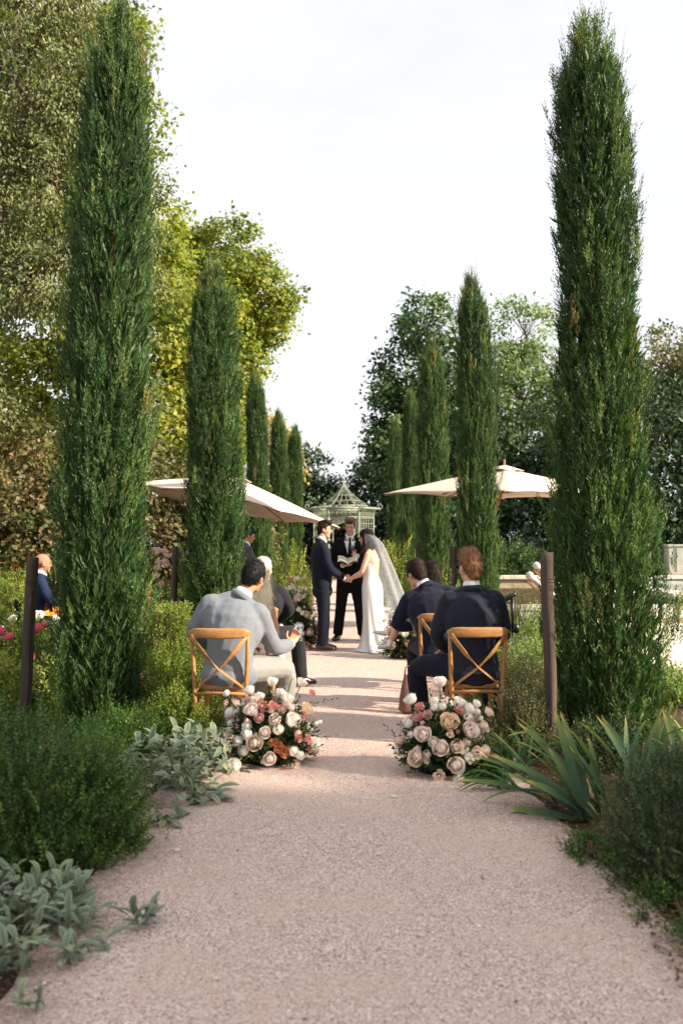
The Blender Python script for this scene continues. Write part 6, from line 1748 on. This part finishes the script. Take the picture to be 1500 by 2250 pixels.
# ---- dark-haired woman behind them
J = dict(pelvis=(-.02, -.03, .56), sc=(-.04, .0, .995), hipL=(-.1, 0, .55), hipR=(.08, 0, .55), shL=(-.19, 0, .975), shR=(.11, 0, .975), elL=(-.22, .06, .74), elR=(.16, .06, .74), wrL=(-.08, .3, .66), wrR=(.04, .3, .66),
         knL=(-.1, .44, .55), knR=(.08, .44, .55), anL=(-.1, .42, .1), anR=(.08, .42, .1), head=(-.055, .03, 1.225), hf=(-.3, 1, 0))
g = person('woman with dark wavy hair, seen between the two seated suited men on the right', (.98, 10.5, .016), 0)
body(g, J, M['skin'], .97, fem=True, hands={'L': ((.6, .7, -.1), (0, .3, 1), (0, -.3, -1), .4), 'R': ((-.5, .8, -.1), (0, .3, 1), (0, -.3, -1), .4)}, vox=.009, feet=True)
B = head_basis(J['hf'], (0, 0, 1)); c = Vector(J['head']); m = MB(); face_bits(g, c, B, M['hairdark'], .95)
m.ell(c + V3(0, -.015, .035), (.088, .1, .088)); m.ell(c + V3(0, -.05, -.03), (.09, .07, .11))
m.tube([c + V3(0, -.06, 0), c + V3(0, -.09, -.14), c + V3(.02, -.1, -.25), c + V3(.02, -.1, -.33)], [(.1, .05), (.11, .045), (.1, .035), (.05, .02)], 14, rights=[(1, 0, 0)] * 4)
o = m.build('hair', M['hairdark'], g); remesh(o, .009, 3); wrinkle(o, .007, (26, 26, 9), 14)
hair_tufts(o, M['hairdark'], g, 900, .08, .003, lambda p: np.array((0, 0, -1.0)), 16, spread=.2)
m = MB(); torso(m, J, .014, -.16, False, .96, True)
for k in 'LR':
    limb(m, [J['hip' + k], J['kn' + k], Vector(J['an' + k]) + V3(0, 0, .25)], [.11, .105, .10, .11, .12]); limb(m, [J['sh' + k], J['el' + k], J['wr' + k]], [.06, .055, .05, .048, .045])
o = m.build('dress', M['mauve'], g); remesh(o, .012, 4); wrinkle(o, .008, seed=6)

# ---- mauve bag standing by the front chair leg
t = thing('leather_bag', 'soft mauve-brown bag hanging beside the navy suited man chair', 'bag', (.575, 9.0, .016), R(12))
V = []; F = []; n = 20
for j, (z, a, d) in enumerate([(0.005, .05, .05), (.03, .085, .06), (.14, .075, .05), (.26, .05, .036), (.33, .035, .024), (.345, .03, .02)]):
    for k in range(n):
        q = 2 * math.pi * k / n; f = 1 + .14 * noise.noise((math.cos(q) * 2, math.sin(q) * 2, z * 6))
        V.append((math.cos(q) * a * f, math.sin(q) * d * f, z))
for j in range(5):
    for k in range(n): F.append((j * n + k, j * n + (k + 1) % n, (j + 1) * n + (k + 1) % n, (j + 1) * n + k))
F += [tuple(range(n))[::-1], tuple(5 * n + k for k in range(n))]
m = MB(); m.add(V, F); m.build('pouch', M['mauve'], t)
m = MB(); m.tube([(-.03, 0, .33), (-.02, 0, .41), (.03, 0, .43), (.05, 0, .39), (.035, 0, .32)], .007, 6); m.build('strap', M['mauve'], t)

# ---- man standing behind the second left cypress under the umbrella
J = dict(pelvis=(0, 0, .93), sc=(0, -.02, 1.43), hipL=(-.09, 0, .90), hipR=(.09, 0, .90), shL=(-.185, 0, 1.41), shR=(.185, 0, 1.41), elL=(-.25, .02, 1.12), elR=(.25, .02, 1.12), wrL=(-.2, .2, .98), wrR=(.2, .2, .98),
         knL=(-.1, .02, .49), knR=(.1, .02, .49), anL=(-.11, 0, .1), anR=(.11, 0, .1), head=(0, .05, 1.66), hf=(.1, 1, -.35))
g = person('man in a grey jacket half hidden behind the second left cypress, under the umbrella', (-1.58, 16.1, 0), R(-72))
body(g, J, M['skintan'], 1.0, hands={'L': ((.2, 1, 0), (0, 0, 1), (1, 0, 0), .6), 'R': ((-.2, 1, 0), (0, 0, 1), (-1, 0, 0), .6)}, vox=.009)
B = head_basis(J['hf'], (0, 0, 1)); face_bits(g, J['head'], B, M['hairblack']); short_hair(g, J['head'], B, M['hairblack'], 1.05, 1.1, tufts=300, seed=22)
suit(g, J, M['slategrey'], M['charcoal'], 1.0, shoes=M['shoeblack'], seed=25)

# ---- bald musician at the left with an orange guitar
J = dict(pelvis=(0, -.03, .56), sc=(0, .02, 1.06), hipL=(-.09, 0, .55), hipR=(.09, 0, .55), shL=(-.19, .02, 1.04), shR=(.19, .02, 1.04), elL=(-.28, .14, .84), elR=(.28, .12, .82), wrL=(-.22, .36, .93), wrR=(.06, .34, .84),
         knL=(-.16, .46, .55), knR=(.16, .46, .55), anL=(-.16, .44, .1), anR=(.16, .44, .1), head=(0, .06, 1.285), hf=(.0, 1, -.12))
LM = V3(-3.80, 12.4, 0)
g = person('bald man in a blue jacket playing an orange guitar at the left edge', LM, R(-66))
body(g, J, mat('skinruddy', H(176, 124, 100), .6, .2), 1.02, hands={'L': ((.1, .9, .3), (.3, 0, 1), (1, 0, .2), .8), 'R': ((-.6, .6, -.3), (0, .4, 1), (-.3, -.6, -.6), .5)}, vox=.008)
B = head_basis(J['hf'], (0, 0, 1)); face_bits(g, J['head'], B, M['hairbrown'])
suit(g, J, M['denimblue'], M['black'], 1.02, shoes=M['shoeblack'], seed=31)
t = thing('guitar', 'orange wooden guitar held on the bald man lap', 'guitar', LM + V3(.30, -.03, .80), R(-30))
t.rotation_euler = (R(8), R(-14), R(8))
def gbody(yo, k, z):
    P = []
    for i in range(40):
        a = 2 * math.pi * i / 40; x = math.cos(a) * .25; w_ = (.185 - .05 * math.cos(a) - .055 * math.exp(-((x - .05) / .07) ** 2)) * math.sin(a)
        P.append((x * k, yo, w_ * k))
    return P
V = gbody(-.05, 1, 0) + gbody(.05, 1, 0); n = 40
m = MB(); m.add(V, [(k, (k + 1) % n, n + (k + 1) % n, n + k) for k in range(n)] + [tuple(range(n, 2 * n))]); m.build('side', M['guitarside'], t)
m = MB(); V = gbody(-.052, 1.0, 0); m.add(V + [(x, -.057, z) for x, y, z in gbody(0, .97, 0)], [(k, (k + 1) % n, n + (k + 1) % n, n + k) for k in range(n)] + [tuple(range(n, 2 * n))[::-1]]); m.build('top', M['guitar'], t)
m = MB(); m.tube([(.07, -.058, 0), (.07, -.0605, 0)], [.045, .045], 18); m.build('sound_hole', M['plastic'], t)
m = MB(); m.bar((.2, -.055, 0), (.68, -.055, 0), .05, .02, (0, 1, 0)); m.build('neck', M['guitarside'], t, smooth=False)
m = MB(); m.box((.74, -.05, 0), (.16, .015, .07)); m.build('headstock', M['guitarside'], t, smooth=False)
m = MB(); m.box((-.12, -.062, 0), (.025, .01, .14)); m.build('bridge', M['plastic'], t, smooth=False)
t = thing('black_chair', 'plain black chair under the bald musician', 'chair', LM, R(-66))
m = MB(); m.box((0, 0, .44), (.44, .42, .04)); m.build('seat', M['black'], t, smooth=False, bevel=.01)
m = MB(); m.tube([(-.2, -.23, .72), (0, -.27, .73), (.2, -.23, .72)], [(.12, .012)] * 3, 10, rights=[(0, 0, 1)] * 3); m.build('backrest', M['black'], t)
for x in (-.19, .19):
    m = MB(); m.tube([(x, -.2, 0), (x, -.2, .44), (x, -.25, .8)], .013, 8); m.build('rear_leg', M['black'], t)
    m = MB(); m.tube([(x, .19, 0), (x, .19, .44)], .013, 8); m.build('front_leg', M['black'], t)
